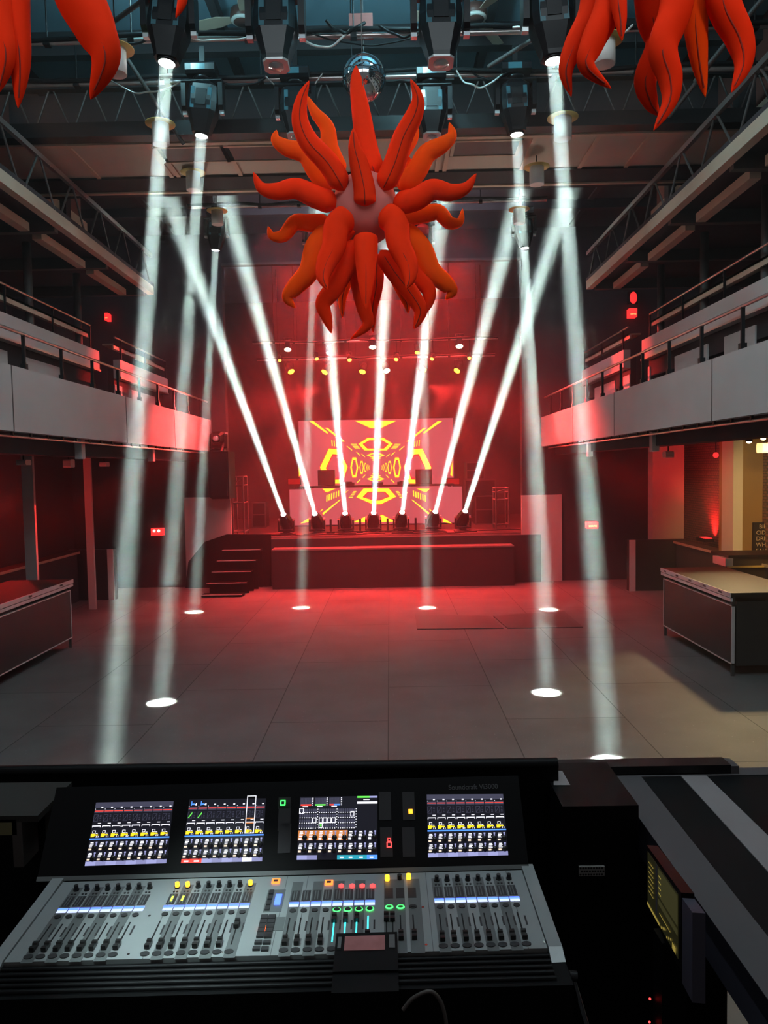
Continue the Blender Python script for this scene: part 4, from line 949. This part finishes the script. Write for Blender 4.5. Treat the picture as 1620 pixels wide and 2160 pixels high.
# channels
def row(px0, py0, px1, py1, n):
    a = DK.uv(px0, py0)[0]; b = DK.uv(px1, py1)[0]; st = (b-a)/n; return [a+st*(k+.5) for k in range(n)], st
def vrow(px, py): return DK.uv(px, py)[1]
VK, VM0, VM1 = vrow(240, 1876), vrow(225, 1911), vrow(245, 1889)
VB0, VB1 = vrow(210, 1924), vrow(210, 1915)
VBT, VS0, VS1 = vrow(200, 1933), vrow(100, 2003), vrow(180, 1948)
VC, VO = vrow(150, 2000), vrow(145, 2017)
knobm = mat('knob_black', (.02, .02, .02), .3, noise=.1)
AMB = glow('knob_amber', (1, .42, .02), 3.2); GRN = glow('button_green', (.05, 1, .12), 3.5); REDB = glow('button_red', (1, .04, .04), 3.5); ORG = glow('button_orange', (1, .13, .02), 4); CYAN = glow('fader_cyan', (.05, .85, .9), 2.2); YG = glow('meter_yellow', (.7, 1, .05), 3)
def cyl(mb, u, v, r, h0, h1, m, sy=1, n=16):
    c = [DK.P(u+r*math.cos(2*math.pi*k/n), v+r*sy*math.sin(2*math.pi*k/n), h0) for k in range(n)]
    mb.hexa(c, [p+DK.n*(h1-h0) for p in c], m); return mb
def fader(u, v, st, slot=SLOT, v0=None, v1=None):
    mb = MB(); DK.box(mb, u-.0018, u+.0018, v0 or VS0, v1 or VS1, 0, .0008, slot)
    f_ = T.part('fader', mb, label='fader with cyan lit slot' if slot is CYAN else None)
    cp = MB(); w2 = .0062
    lo = [DK.P(u+a, v+b, .002) for a, b in ((-w2, -.014), (w2, -.014), (w2, .014), (-w2, .014))]
    mid = [DK.P(u+a, v+b, .008) for a, b in ((-w2, -.014), (w2, -.014), (w2, .014), (-w2, .014))]
    cp.hexa(lo, mid, knobm)
    cp.hexa([DK.P(u+a, v+b, .008) for a, b in ((-w2, -.014), (w2, -.014), (w2, -.003), (-w2, -.003))], [DK.P(u+a, v+b, .012) for a, b in ((-w2, -.014), (w2, -.014), (w2, -.005), (-w2, -.005))], knobm)
    cp.hexa([DK.P(u+a, v+b, .008) for a, b in ((-w2, .004), (w2, .004), (w2, .014), (-w2, .014))], [DK.P(u+a, v+b, .012) for a, b in ((-w2, .006), (w2, .006), (w2, .014), (-w2, .014))], knobm)
    T.part('cap', cp, parent=f_)
def channel(u, st, dark, knob=knobm, knob_on=True, disp=True, btn=BTN, meter=None, vfad=None, slot=SLOT, oval=True):
    w2 = st*.5
    if dark:
        mb = MB(); DK.box(mb, u-w2, u+w2, VO-.022, VK+.012, 0, .0005, GREYSTRIP); T.part('channel_strip', mb)
    if knob_on:
        mb = MB(); cyl(mb, u, VK, .0078, 0, .004, knobm); cyl(mb, u, VK, .0058, .004, .015, knob); T.part('knob', mb, label='glowing amber knob' if knob is AMB else None)
        mb = MB(); cyl(mb, u-.004, VK-.02, .003, 0, .002, BTN); cyl(mb, u+.005, VK-.02, .003, 0, .002, BTN); T.part('small_button', mb)
    mb = MB(); DK.box(mb, u-.011, u+.011, VM0, VM1, 0, .0008, BTN)
    for k in (-.006, .001): DK.box(mb, u+k, u+k+.003, VM0+.003, VM1-.003, .0008, .0012, GREYSTRIP)
    if meter: DK.box(mb, u-.003, u+.002, VM0+.012, VM0+.035, .0012, .0018, meter)
    T.part('level_meter', mb)
    if disp:
        mb = MB(); DK.box(mb, u-w2*.88, u+w2*.88, VB0, VB1, 0, .001, BLUEPALE); DK.box(mb, u-w2*.88, u+w2*.88, VB1-.0085, VB1, .001, .0016, BLUEON); T.part('name_display', mb)
    mb = MB(); cyl(mb, u, VBT, .0085, 0, .003, BTN, .9)
    if btn is not BTN: cyl(mb, u, VBT, .0105, 0, .0025, btn, .8); cyl(mb, u, VBT, .0075, .0025, .0035, BTN, .6)
    T.part('select_button', mb, label='button lit green' if btn is GRN else None)
    fader(u-.004, VC if vfad is None else vfad, st, slot)
    mb = MB(); DK.box(mb, u+.010, u+.0145, (VS0+VS1)/2-.002, VS1-.015, 0, .0008, BTN); T.part('ladder_meter', mb)
    if oval: mb = MB(); cyl(mb, u-.004, VO, .0115, 0, .0025, BTN, .75); T.part('mute_button', mb)
B1, st1 = row(120, 1921, 305, 1916, 8); B2, st2 = row(343, 1915, 527, 1911, 8); B3, st3 = row(609, 1907, 792, 1902, 8); B4, st4 = row(915, 1899, 1097, 1895, 8)
VUP = vrow(500, 1952)
for k, u in enumerate(B1): channel(u, st1, k % 2 == 0)
for k, u in enumerate(B2): channel(u, st2, k % 2 == 1, AMB if k in (0, 1, 7) else knobm, meter=YG if k < 2 else None, vfad=VUP if k == 7 else None)
VU3 = vrow(724, 1940)
for k, u in enumerate(B3): channel(u, st3, k % 2 == 0, knob_on=False, btn=GRN if k > 3 else BTN, vfad=VU3 if 4 <= k < 7 else (vrow(770, 1977) if k == 7 else None), slot=CYAN if k > 3 else SLOT)
for k, u in enumerate(B4): channel(u, st4, k % 2 == 0)
for px in (720, 743, 764, 786):
    u, v = DK.uv(px, 1870); mb = MB(); cyl(mb, u, v, .0075, 0, .004, REDB); T.part('lit_button', mb, label='red lit button')
for px, py, m, lb in ((694, 1863, ORG, 'orange lit button'), (582, 1860, ORG, 'orange lit button'), (554, 1960, ORG, 'orange lit button')):
    u, v = DK.uv(px, py); mb = MB(); DK.box(mb, u-.011, u+.011, v-.01, v+.01, 0, .004, m); DK.box(mb, u-.006, u+.006, v-.005, v+.005, .004, .0045, BTN); T.part('lit_button', mb, label=lb)
u, v = DK.uv(584, 1900); mb = MB(); DK.box(mb, u-.03, u+.018, v-.05, v+.05, 0, .001, GREYSTRIP); T.part('button_field', mb)
mb = MB(); DK.box(mb, u-.005, u+.011, v-.02, v+.025, .001, .004, BLUEON); T.part('lit_button', mb, label='blue lit buttons')
mb = MB()
for k in range(4): DK.box(mb, u-.026, u-.014, v-.045+k*.024, v-.027+k*.024, .001, .005, BTN)
T.part('button_column', mb)
for c_ in (558, 574):
    mb = MB()
    for k in range(5):
        u, v = DK.uv(c_-k*2.2, 1937+k*9.5); DK.box(mb, u-.009, u+.009, v-.008, v+.008, 0, .006, BTN)
    T.part('button_column', mb)
for px, py in ((545, 1990), (563, 1990), (541, 2003), (559, 2004), (565, 1977)):
    u, v = DK.uv(px, py); mb = MB(); DK.box(mb, u-.009, u+.009, v-.006, v+.006, 0, .006, BTN); T.part('square_button', mb)
u, v = DK.uv(590, 1945); mb = MB(); DK.box(mb, u-.013, u+.013, v-.035, v+.02, 0, .001, GREYSTRIP); T.part('touch_pad', mb)
# group masters right of the third bank
u0 = DK.uv(810, 1900)[0]; u1 = DK.uv(854, 1900)[0]; u2 = DK.uv(858, 1900)[0]; u3 = DK.uv(888, 1900)[0]
for a, b in ((u0, u1), (u2+.004, u3)):
    mb = MB(); DK.box(mb, a, b, VO-.022, VK+.012, 0, .0005, GREYSTRIP); T.part('channel_strip', mb)
for px, py, g in ((821, 1914, GRN), (845, 1914, GRN), (871, 1913, BTN)):
    u, v = DK.uv(px, py); mb = MB(); cyl(mb, u, v, .0105, 0, .0025, g, .8); cyl(mb, u, v, .0072, .0025, .0035, BTN, .6); T.part('select_button', mb, label='button lit green' if g is GRN else None)
    mb = MB(); DK.box(mb, u-.011, u+.011, VM0, VM1, 0, .0008, BTN); T.part('level_meter', mb)
for px, py, m in ((817, 1857, AMB), (843, 1855, knobm), (862, 1854, AMB)):
    u, v = DK.uv(px, py); mb = MB(); cyl(mb, u, v, .0065, 0, .014, m); T.part('knob', mb, label='glowing amber knob' if m is AMB else None)
for px, py in ((815, 1938), (828, 1938), (846, 1977), (874, 1976)):
    u, v = DK.uv(px, py); fader(u, v, .03, v0=VS0+.02)
for px, py in ((271, 2013), (467, 2009), (899, 1993), (1148, 1988), (892, 1914), (315, 1932)):
    u, v = DK.uv(px, py); mb = MB(); cyl(mb, u, v, .0035, 0, .001, CHROME, 1, 10); T.part('screw', mb)
# meter bridge with the four screens
BW = BZ.w; VT = BZ.uv(620, 1648)[1]; VBm = BZ.uv(620, 1846)[1]
mb = MB(); BZ.box(mb, -.13, BW+.055, VBm, VT, -.06, 0, CB); T.part('meter_bridge', mb)
mb = MB(); BZ.box(mb, -.13, BW+.055, VBm, VBm+.012, 0, .004, GREYSTRIP); T.part('bridge_strip', mb)
SB_ = glow('scr_dark', (.02, .02, .04), .30); SW = glow('scr_white', (.9, .9, 1), 1.3); SL = glow('scr_lavender', (.42, .44, .80), .95); SLD = glow('scr_lavender_dim', (.34, .35, .66), .85)
SRD = glow('scr_red', (1, .06, .04), 1.2); SDM = glow('scr_grey', (.12, .12, .20), .5); SY_ = glow('scr_yellow', (1, .72, .02), 1.3); SBL = glow('scr_blue', (.08, .28, .95), 1.4); SGR = glow('scr_green', (.15, .85, .10), 1.2); SOR = glow('scr_orange', (.85, .28, .06), .8); SCY = glow('scr_cyan', (.03, .42, .55), 1.0); SPK = glow('scr_cream', (1, .8, .62), 1.1)
class Disp:
    def __init__(s, bl, br, tl, tr):
        s.c = [BZ.uv(*p) for p in (bl, br, tl, tr)]; s.mb = MB()
    def P(s, u, v, h):
        (a, b), (c, d), (e, f), (g, k) = s.c; v = 1-v
        x = (a*(1-u)+c*u)*(1-v)+(e*(1-u)+g*u)*v; y = (b*(1-u)+d*u)*(1-v)+(f*(1-u)+k*u)*v
        return BZ.P(x, y, h)
    def r(s, u0, v0, u1, v1, m, h=.0016): s.mb.poly([s.P(u0, v1, h), s.P(u1, v1, h), s.P(u1, v0, h), s.P(u0, v0, h)], m)
    def outline(s, u0, v0, u1, v1, m, t=.006, h=.002):
        s.r(u0, v0, u1, v0+t*1.2, m, h); s.r(u0, v1-t*1.2, u1, v1, m, h); s.r(u0, v0, u0+t, v1, m, h); s.r(u1-t, v0, u1, v1, m, h)
    def line(s, a, b, t, m, h=.002):
        s.mb.poly([s.P(a[0], a[1]+t, h), s.P(b[0], b[1]+t, h), s.P(b[0], b[1]-t, h), s.P(a[0], a[1]-t, h)], m)
    def slab(s):
        s.mb.hexa([s.P(0, 1, 0), s.P(1, 1, 0), s.P(1, 0, 0), s.P(0, 0, 0)], [s.P(0, 1, .001), s.P(1, 1, .001), s.P(1, 0, .001), s.P(0, 0, .001)], SB_)
    def enc(s, u, v, parent):
        c = s.P(u, v, .001); mb = MB(); M = Matrix((BZ.x, BZ.y, BZ.n)).transposed().to_4x4(); M.translation = c
        mb.lathe([(.0075, 0), (.0075, .008), (.0065, .010)], knobm, M, 14); T.part('encoder', mb, parent=parent)
def cellrow(d, v0, v1, bg=None, labels=SW, foot=SPK, meters=True):
    for k in range(8):
        u = k/8; h = v1-v0
        if bg and k < bg: d.r(u, v0, u+.124, v1, SOR, .0013)
        for j in range(3): d.r(u+.022-.004*j, v0+h*(.10+j*.15), u+.060+(.008 if j == 1 else 0)-.004*j, v0+h*(.20+j*.15), labels)
        d.r(u+.014, v0+h*.55, u+.066, v0+h*.62, labels); d.r(u+.010, v0+h*.76, u+.046, v0+h*.95, foot)
        if meters: d.r(u+.086, v0+h*.05, u+.108, v0+h*.2, SL); d.r(u+.089, v0+h*.2, u+.104, v0+h*.62, SLD)
def chan_screen(d, variant=0):
    d.slab()
    d.r(0, .0, 1, .09, SDM, .0012) if variant == 0 else None
    for k in range(8):
        u = k/8
        d.r(u+.08, .075, u+.105, .095, SW); d.r(u+.004, .105, u+.012, .115, SW)
        d.r(u+.003, .12, u+.118, .17, SDM, .0013); d.r(u+.006, .136, u+.116, .150, SRD)
        d.outline(u+.006, .20, u+.062, .31, SDM, .0045)
        if variant == 1 and k < 2: d.mb.poly([d.P(u+.008, .30, .0024), d.P(u+.060, .20, .0024), d.P(u+.060, .235, .0024), d.P(u+.022, .30, .0024)], SGR)
        else: d.line((u+.010, .305), (u+.058, .21), .006, SDM)
        for j in range(4): d.r(u+.080, .205+j*.026, u+.100, .215+j*.026, SDM)
        d.r(u+.07, .335, u+.11, .347, SW)
        d.r(u+.006, .375, u+.112, .390, SW); d.r(u+.006, .375, u+.014, .405, SW); d.r(u+.104, .375, u+.112, .405, SW)
        d.outline(u+.022, .455, u+.062, .50, SW, .006); d.r(u+.008, .505, u+.058, .545, SY_); d.r(u+.058, .515, u+.098, .535, SY_); d.r(u+.008, .545, u+.05, .558, SY_)
        d.r(u+.066, .495, u+.09, .506, SW); d.r(u+.075, .54, u+.085, .565, SW); d.r(u+.098, .54, u+.106, .565, SW)
    d.r(0, .578, 1, .600, SBL)
    cellrow(d, .625, .77); cellrow(d, .79, .925)
    for k in range(8): d.r(k/8, .935, k/8+.125, 1.0, SL if k % 2 == 0 else SLD)
    if variant == 1:
        d.r(0, .935, .25, 1.0, SRD, .0019); d.r(.03, .962, .09, .985, SW, .0023); d.r(.155, .962, .22, .985, SW, .0023); d.r(.75, .935, .87, 1, SW, .0019)
        for k, a in ((.03, .0), (.155, .0)): d.r(k, .03, k+.012, .1, SBL); d.r(k, .065, k+.05, .09, SBL); d.r(k+.06, .06, k+.075, .1, SW)
        d.outline(.755, -.045, .875, .565, SW, .01, .0026); d.r(.765, .315, .865, .335, SOR, .0024); d.r(.765, .39, .865, .405, SOR, .0024)
def main_screen(d):
    d.slab()
    for g in range(3):
        u = .01+g*.185; d.r(u, .02, u+.145, .145, SDM, .0013); d.r(u+.005, .125, u+.14, .15, (SRD, SGR, SBL)[g], .0018); d.r(u+.03, .155, u+.1, .17, SW)
        if g == 2: d.r(u+.005, .125, u+.06, .15, SRD, .002)
        for k in range(5): d.r(u+.15, .02+k*.028, u+.165, .034+k*.028, SW)
        for k in range(7): d.r(u+.012+k*.019, .025, u+.015+k*.019, .12, SB_, .0017)
    for r_ in range(4):
        for g in range(3):
            for k in range(8):
                u = .005+g*.245+k*.0285; v = .20+r_*.083
                d.r(u, v, u+.022, v+.05, SDM, .0013); d.r(u+.004, v+.055, u+.016, v+.068, SW)
            d.r(.005+g*.245+.228, .20+r_*.083, .005+g*.245+.238, .215+r_*.083, SW); d.r(.005+g*.245+.228, .24+r_*.083, .005+g*.245+.238, .255+r_*.083, SW)
    for a in ((.0, .19, .058, .28), (.17, .345, .225, .43), (.655, .245, .705, .33), (.255, .345, .306, .43), (.306, .345, .36, .43), (.36, .345, .415, .43), (.415, .345, .47, .43), (.255, .43, .306, .51)): d.outline(*a, SW, .009)
    d.r(.27, .45, .295, .475, SGR); d.r(.278, .475, .288, .50, SGR)
    d.r(.74, .0, .90, .03, SGR); d.r(.90, .0, 1, .03, SL); d.r(.82, .05, .90, .065, SW); d.r(.74, .09, 1, .125, SW)
    cellrow(d, .545, .70, 5, SW, SW); cellrow(d, .735, .895, None, SW, SPK)
    d.r(0, .93, .125, 1, SL); d.r(.125, .93, .25, 1, SLD); d.r(.5, .93, .87, 1, SCY); d.r(.87, .93, 1, 1, SBL)
    for u in (.55, .66, .79, .92): d.r(u-.015, .958, u+.03, .978, SW, .002)
SC = [((179, 1827), (351, 1821), (203, 1693), (366.5, 1690)), ((382, 1821), (553, 1817), (400, 1687), (561, 1684)), ((626, 1814), (796, 1813), (633, 1681), (796, 1679)), ((903, 1809), (1072, 1804), (900, 1676), (1061, 1675))]
for i, c in enumerate(SC):
    d = Disp(*c); (main_screen(d) if i == 2 else chan_screen(d, 1 if i == 1 else 0))
    so = T.part('screen', d.mb, label=('left channel screen with lavender bottom bar', 'channel screen with a red block bottom left', 'overview screen with orange row and blue bottom bar', 'right channel screen with lavender bottom bar')[i])
    for r_ in ((.735, .90) if i != 2 else (.665, .86)):
        for k in range(8): d.enc(k/8+.088, r_, so)
for px, py in ((600, 1694), (600, 1722), (600, 1768), (812, 1700), (862, 1700), (815, 1776), (862, 1776)):
    u, v = BZ.uv(px, py); mb = MB(); h_ = .016 if py in (1694,) else .04; BZ.box(mb, u-.018, u+.018, v-h_, v+h_, 0, .0012, BTN); T.part('button_panel', mb)
for px, py, m, rr in ((597, 1694, GRN, .0075), (821, 1782, REDB, .0075), (821, 1772, REDB, .005), (866, 1712, AMB, .006)):
    u, v = BZ.uv(px, py); mb = MB(); BZ.box(mb, u-rr, u+rr, v-rr, v+rr, .0012, .004, m); BZ.box(mb, u-rr*.6, u+rr*.6, v-rr*.6, v+rr*.6, .004, .0044, BTN if m is not AMB else m); T.part('lit_button', mb)
u, v = BZ.uv(946, 1666); text_mesh('Soundcraft Vi3000', .020, mat('badge_grey', (.09, .09, .095), .5, noise=.05), BZ.M(u, v, .001), 'lettering', T.e, T.loc)
# stand of the console
mb = MB()
for u in (.06, W-.06):
    p = DK.P(u, .25, -.1); mb.box((p.x-.04, p.y-.25, RZ), (p.x+.04, p.y+.25, p.z-.03), CB)
T.part('stand', mb)
# black barrier behind the console
a = atT(-40, 1622, 2.62); b = atT(1178, 1604, 2.62)
t = Thing('barrier', ((a.x+b.x)/2, a.y, RZ), 'long black barrier rail behind the mixing console', 'barrier')
mb = MB(); d_ = V((0, .05, 0)); mb.hexa([V((a.x, a.y, RZ)), V((b.x, b.y, RZ)), V((b.x, b.y, RZ))+d_, V((a.x, a.y, RZ))+d_], [a-V((0, 0, .02)), b-V((0, 0, .02)), b+d_-V((0, 0, .02)), a+d_-V((0, 0, .02))], CB); t.part('panel', mb)
mb = MB().tube([a+V((0, .02, -.02)), b+V((0, .02, -.02))], .022, CB, 10); t.part('top_rail', mb)
a = atT(1150, 1612, 2.9); b = atT(1536, 1608, 2.9)
t = Thing('barrier', ((a.x+b.x)/2, a.y, 0), 'lower black barrier rail right of the console, with pale end', 'barrier')
t.part('panel', MB().box((a.x, a.y, 0), (b.x, a.y+.04, b.z-.02), CB)); t.part('top_rail', MB().box((a.x, a.y-.02, b.z-.03), (b.x, a.y+.06, b.z), BLACKM)); t.part('end_cap', MB().box((b.x, a.y-.02, b.z-.035), (b.x+.03, a.y+.06, b.z-.005), GREYTRIM))
# small device lying on the armrest
u0, v0 = DK.uv(707, 2016); u1, v1 = DK.uv(838, 1980)
t = Thing('talkback_tablet', DK.P((u0+u1)/2, v0, 0), 'small black cased device with a red reflection painted on its glass, lying on the console armrest', 'tablet')
v0 -= .01
mb = MB(); DK.box(mb, u0, u1, v0-.07, v1, .002, .018, CB); DK.box(mb, u0, u1, v0-.13, v0-.005, -.10, .012, CB)
t.part('case', mb)
GL = mat('red_reflection_glass', (.42, .20, .20), .15, 0, noise=.35, nscale=22)  # red of the reflected hall painted into the glass colour
mb = MB(); DK.box(mb, u0+.022, u1-.03, v0+.0, v1-.014, .018, .0195, GL); t.part('glass', mb)
mb = MB(); DK.box(mb, u0+.006, u0+.014, v0+.006, v1-.02, .018, .022, GREYSTRIP); DK.box(mb, u1-.02, u1-.006, v0+.006, v1-.012, .018, .020, GREYSTRIP); t.part('side_trim', mb)
# grey cable loop in front
single('cable', MB().tube(spline([atT(850, 2130, 1.5), atT(872, 2105, 1.5), atT(905, 2091, 1.5), atT(925, 2105, 1.5), atT(938, 2140, 1.5), atT(946, 2200, 1.5)]), .004, STEEL, 7), 'thin grey cable arching below the console', 'cable')
# table with grey edging on the right
ZT = 1.42
def tz(x, y, dz=0): p = atZ(x, y, ZT); return V((p.x, p.y, ZT+dz))
t = Thing('equipment_table', (1.35, 2.2, RZ), 'black-topped table with grey edging at the right corner', 'table')
ex = atZ(1620, 2111, ZT); e1 = tz(1276, 1625); far = tz(1700, 1619)
near = e1+(V((ex.x, ex.y, ZT))-e1)*1.35
def toplayer(ps, h0, h1, m): return MB().hexa([V((p.x, p.y, ZT+h0)) for p in ps], [V((p.x, p.y, ZT+h1)) for p in ps], m)
t.part('table_top', toplayer([near, near+V((1.6, 0, 0)), far+V((.9, 0, 0)), e1], -.05, 0, BLACK))
i1 = tz(1353, 1640); i2 = tz(1620, 1978); i2 = i1+(i2-i1)*1.35
t.part('edge_trim', toplayer([near, i2, i1, e1], .0005, .003, GREYTRIM), label='wide grey edging')
mb = toplayer([e1, i1, tz(1700, 1632)+V((.6, 0, 0)), far+V((.9, 0, 0))], .0005, .003, GREYTRIM); t.part('edge_trim', mb)
s = [tz(1436, 1638), tz(1490, 1638), tz(1620, 1765), tz(1620, 1841)]
s[2] = s[1]+(s[2]-s[1])*1.3; s[3] = s[0]+(s[3]-s[0])*1.3
t.part('tape_strip', toplayer([s[0], s[3], s[2], s[1]], .0005, .004, PALETRIM), label='pale diagonal strip')
n_ = (near-e1).normalized(); t.part('side_panel', MB().hexa([near+V((.0, 0, -.12)), near+V((.04, 0, -.12)), e1+V((.04, 0, -.12)), e1+V((0, 0, -.12))], [near+V((0, 0, -.001)), near+V((.04, 0, -.001)), e1+V((.04, 0, -.001)), e1+V((0, 0, -.001))], mat('blue_grey_side', (.06, .06, .085), .6, noise=.1)))
for p in (e1+V((.12, -.1, 0)), near+V((.15, .1, 0)), far+V((.7, -.2, 0))): t.part('leg', MB().box((p.x-.03, p.y-.03, RZ), (p.x+.03, p.y+.03, ZT-.05), BLACK))
# monitor under the table edge
MF = [atT(1366, 1907, 2.04), atT(1430, 2023, 1.70), atT(1430, 1887, 1.70), atT(1366, 1796, 2.04)]
t = Thing('monitor', ((MF[0].x+MF[1].x)/2, (MF[0].y+MF[1].y)/2, MF[1].z-.1), 'dim yellow lit monitor under the table edge, seen from the side', 'monitor')
mx = (MF[1]-MF[0]).normalized(); my = (MF[3]-MF[0]).normalized(); mn = mx.cross(my).normalized()
if mn.dot(CAM-MF[0]) < 0: mn = -mn
def mq(u, v, h=0): return MF[0]*(1-u)*(1-v)+MF[1]*u*(1-v)+MF[2]*u*v+MF[3]*(1-u)*v+mn*h
OLV = glow('monitor_olive', (.20, .19, .06), .05); OLV2 = glow('monitor_olive_light', (.30, .28, .10), .11); MYEL = glow('monitor_yellow', (1, .75, .15), .3)
mb = MB().hexa([mq(0, 0, -.001), mq(1, 0, -.001), mq(1, 1, -.001), mq(0, 1, -.001)], [mq(0, 0), mq(1, 0), mq(1, 1), mq(0, 1)], OLV)
def mr(u0, v0, u1, v1, m, h=.001): mb.poly([mq(u0, v0, h), mq(u1, v0, h), mq(u1, v1, h), mq(u0, v1, h)], m)
mr(0, .0, .45, .05, MYEL); mr(.32, .08, .36, 1, SB_); mr(.4, .35, 1, .45, OLV2); mr(.4, .5, 1, .98, OLV2)
for k in range(7): mr(.06, .3+k*.09, .24, .315+k*.09, MYEL, .0015)
for k in range(8): mr(.5+k*.06, .02+(k % 3)*.04, .53+k*.06, .06+(k % 3)*.04, MYEL, .0015)
mr(.86, .03, .96, .13, MYEL, .002)
for k in range(4): mr(.42, .55+k*.1, .5, .57+k*.1, MYEL, .0015)
mr(.45, .22, .8, .235, MYEL, .0015)
t.part('display', mb)
mb = MB().hexa([mq(-.06, -.12, -.03), mq(1.06, -.12, -.03), mq(1.06, 1.08, -.03), mq(-.06, 1.08, -.03)], [mq(-.06, -.12, -.002), mq(1.06, -.12, -.002), mq(1.06, 1.08, -.002), mq(-.06, 1.08, -.002)], CB); t.part('casing', mb)
c0 = mq(.5, -.1, -.02); t.part('stand', MB().box((c0.x-.03, c0.y-.03, RZ), (c0.x+.03, c0.y+.03, c0.z), CB))
mb = MB().hexa([mq(1.06, -.3, -.03), mq(1.32, -.3, -.03), mq(1.32, 1.0, -.03), mq(1.06, 1.0, -.03)], [mq(1.06, -.3, -.004), mq(1.32, -.3, -.004), mq(1.32, 1.0, -.004), mq(1.06, 1.0, -.004)], mat('blue_grey_side', (.06, .06, .085), .6)); t.part('side_bracket', mb)
# equipment rack between console and table
p0 = atT(1176, 1650, 2.5); p1 = atT(1332, 1650, 2.5)
t = Thing('equipment_rack', ((p0.x+p1.x)/2, 2.5, RZ), 'black equipment rack between the console and the table', 'rack')
t.part('cabinet', MB().box((p0.x, 2.38, RZ), (p1.x, 2.74, p0.z-.05), CB))
q0 = atY(1222, 1829, 2.37); q1 = atY(1276, 1848, 2.37)
mb = MB().box((q0.x, 2.372, q1.z), (q1.x, 2.379, q0.z), mat('vent_pale', (.32, .32, .31), .5))
for i in range(9):
    for j in range(3):
        x = q0.x+(q1.x-q0.x)*(i+.5+(.5 if j % 2 else 0))/9.5; z = q1.z+(q0.z-q1.z)*(j+.5)/3; r_ = .0036
        mb.poly([(x+r_*math.cos(k*math.pi/3), 2.3715, z+r_*math.sin(k*math.pi/3)) for k in range(6)][::-1], SLOT)
t.part('vent_grille', mb)
q = atY(1178, 1632, 2.45)
mb = MB().hexa([atZ(x, y, p0.z-.049) for x, y in ((1168, 1656), (1203, 1656), (1186, 1626), (1168, 1626))], [atZ(x, y, p0.z-.047) for x, y in ((1168, 1656), (1203, 1656), (1186, 1626), (1168, 1626))], PALETRIM); t.part('label_sheet', mb)
for px, py in ((1371, 2107), (1370, 2156)):
    p = atT(px, py, 1.9); t.part('indicator_lamp', MB().sphere(p, .003, REDB, 8, 6))
pa = atT(1208, 2062, 1.75); pb = atT(1246, 2190, 1.75)
t = Thing('microphone_stand', (pb.x, pb.y, RZ), 'chrome tube of a small stand beside the console corner', 'stand')
t.part('tube', MB().rod(pa, pb, .006, CHROME).rod(pb, (pb.x+.03, pb.y, RZ), .006, CHROME)); t.part('collar', MB().tube([atT(1200, 2058, 1.75), atT(1216, 2060, 1.75)], .012, BLACKM, 10)); t.part('foot', MB().lathe([(.13, 0), (.13, .015), (.02, .03)], BLACKM, Matrix.Translation((pb.x+.03, pb.y, RZ)), 20))
# side desk at the left edge
a = atT(-30, 1722, 2.3); b = atT(66, 1716, 2.3)
t = Thing('side_desk', (a.x, a.y, RZ), 'worn pale side shelf at the left edge beside the console', 'shelf')
t.part('board', MB().box((a.x-.3, a.y, a.z-.02), (b.x+.02, a.y+.25, a.z), mat('worn_dark_board', (.03, .028, .025), .7))); t.part('bracket', MB().box((b.x-.06, a.y-.0, a.z-.16), (b.x-.03, a.y+.25, a.z-.02), STEEL)); t.part('leg', MB().box((b.x-.05, a.y+.1, RZ), (b.x-.02, a.y+.13, a.z-.02), CB))
q = atT(22, 1738, 2.32)
t.part('panel', MB().box((q.x-.25, a.y+.0, q.z-.026), (q.x+.028, a.y+.004, q.z+.022), mat('olive_panel', (.20, .19, .09), .6)))
# ------------------------------------------------------------------ haze filling the hall, thicker towards the stage
for nm, y0, y1, dn, lb in (('haze', 4.6, 12.48, HAZE_DENSITY[0], 'thin haze in the front half of the hall'), ('haze', 12.52, 24.55, HAZE_DENSITY[1], 'thicker haze around the stage')):
    hz = bpy.data.materials.new('haze'); hz.use_nodes = True; nt = hz.node_tree; nt.nodes.clear()
    o = nt.nodes.new('ShaderNodeOutputMaterial'); vs = nt.nodes.new('ShaderNodeVolumeScatter')
    vs.inputs['Density'].default_value = dn; vs.inputs['Anisotropy'].default_value = .25; vs.inputs['Color'].default_value = (.96, .97, 1, 1)
    nt.links.new(vs.outputs[0], o.inputs['Volume'])
    h = single(nm, MB().box((-9.25, y0, .004), (9.25, y1, 7.995), hz), lb, 'haze'); h['kind'] = 'stuff'
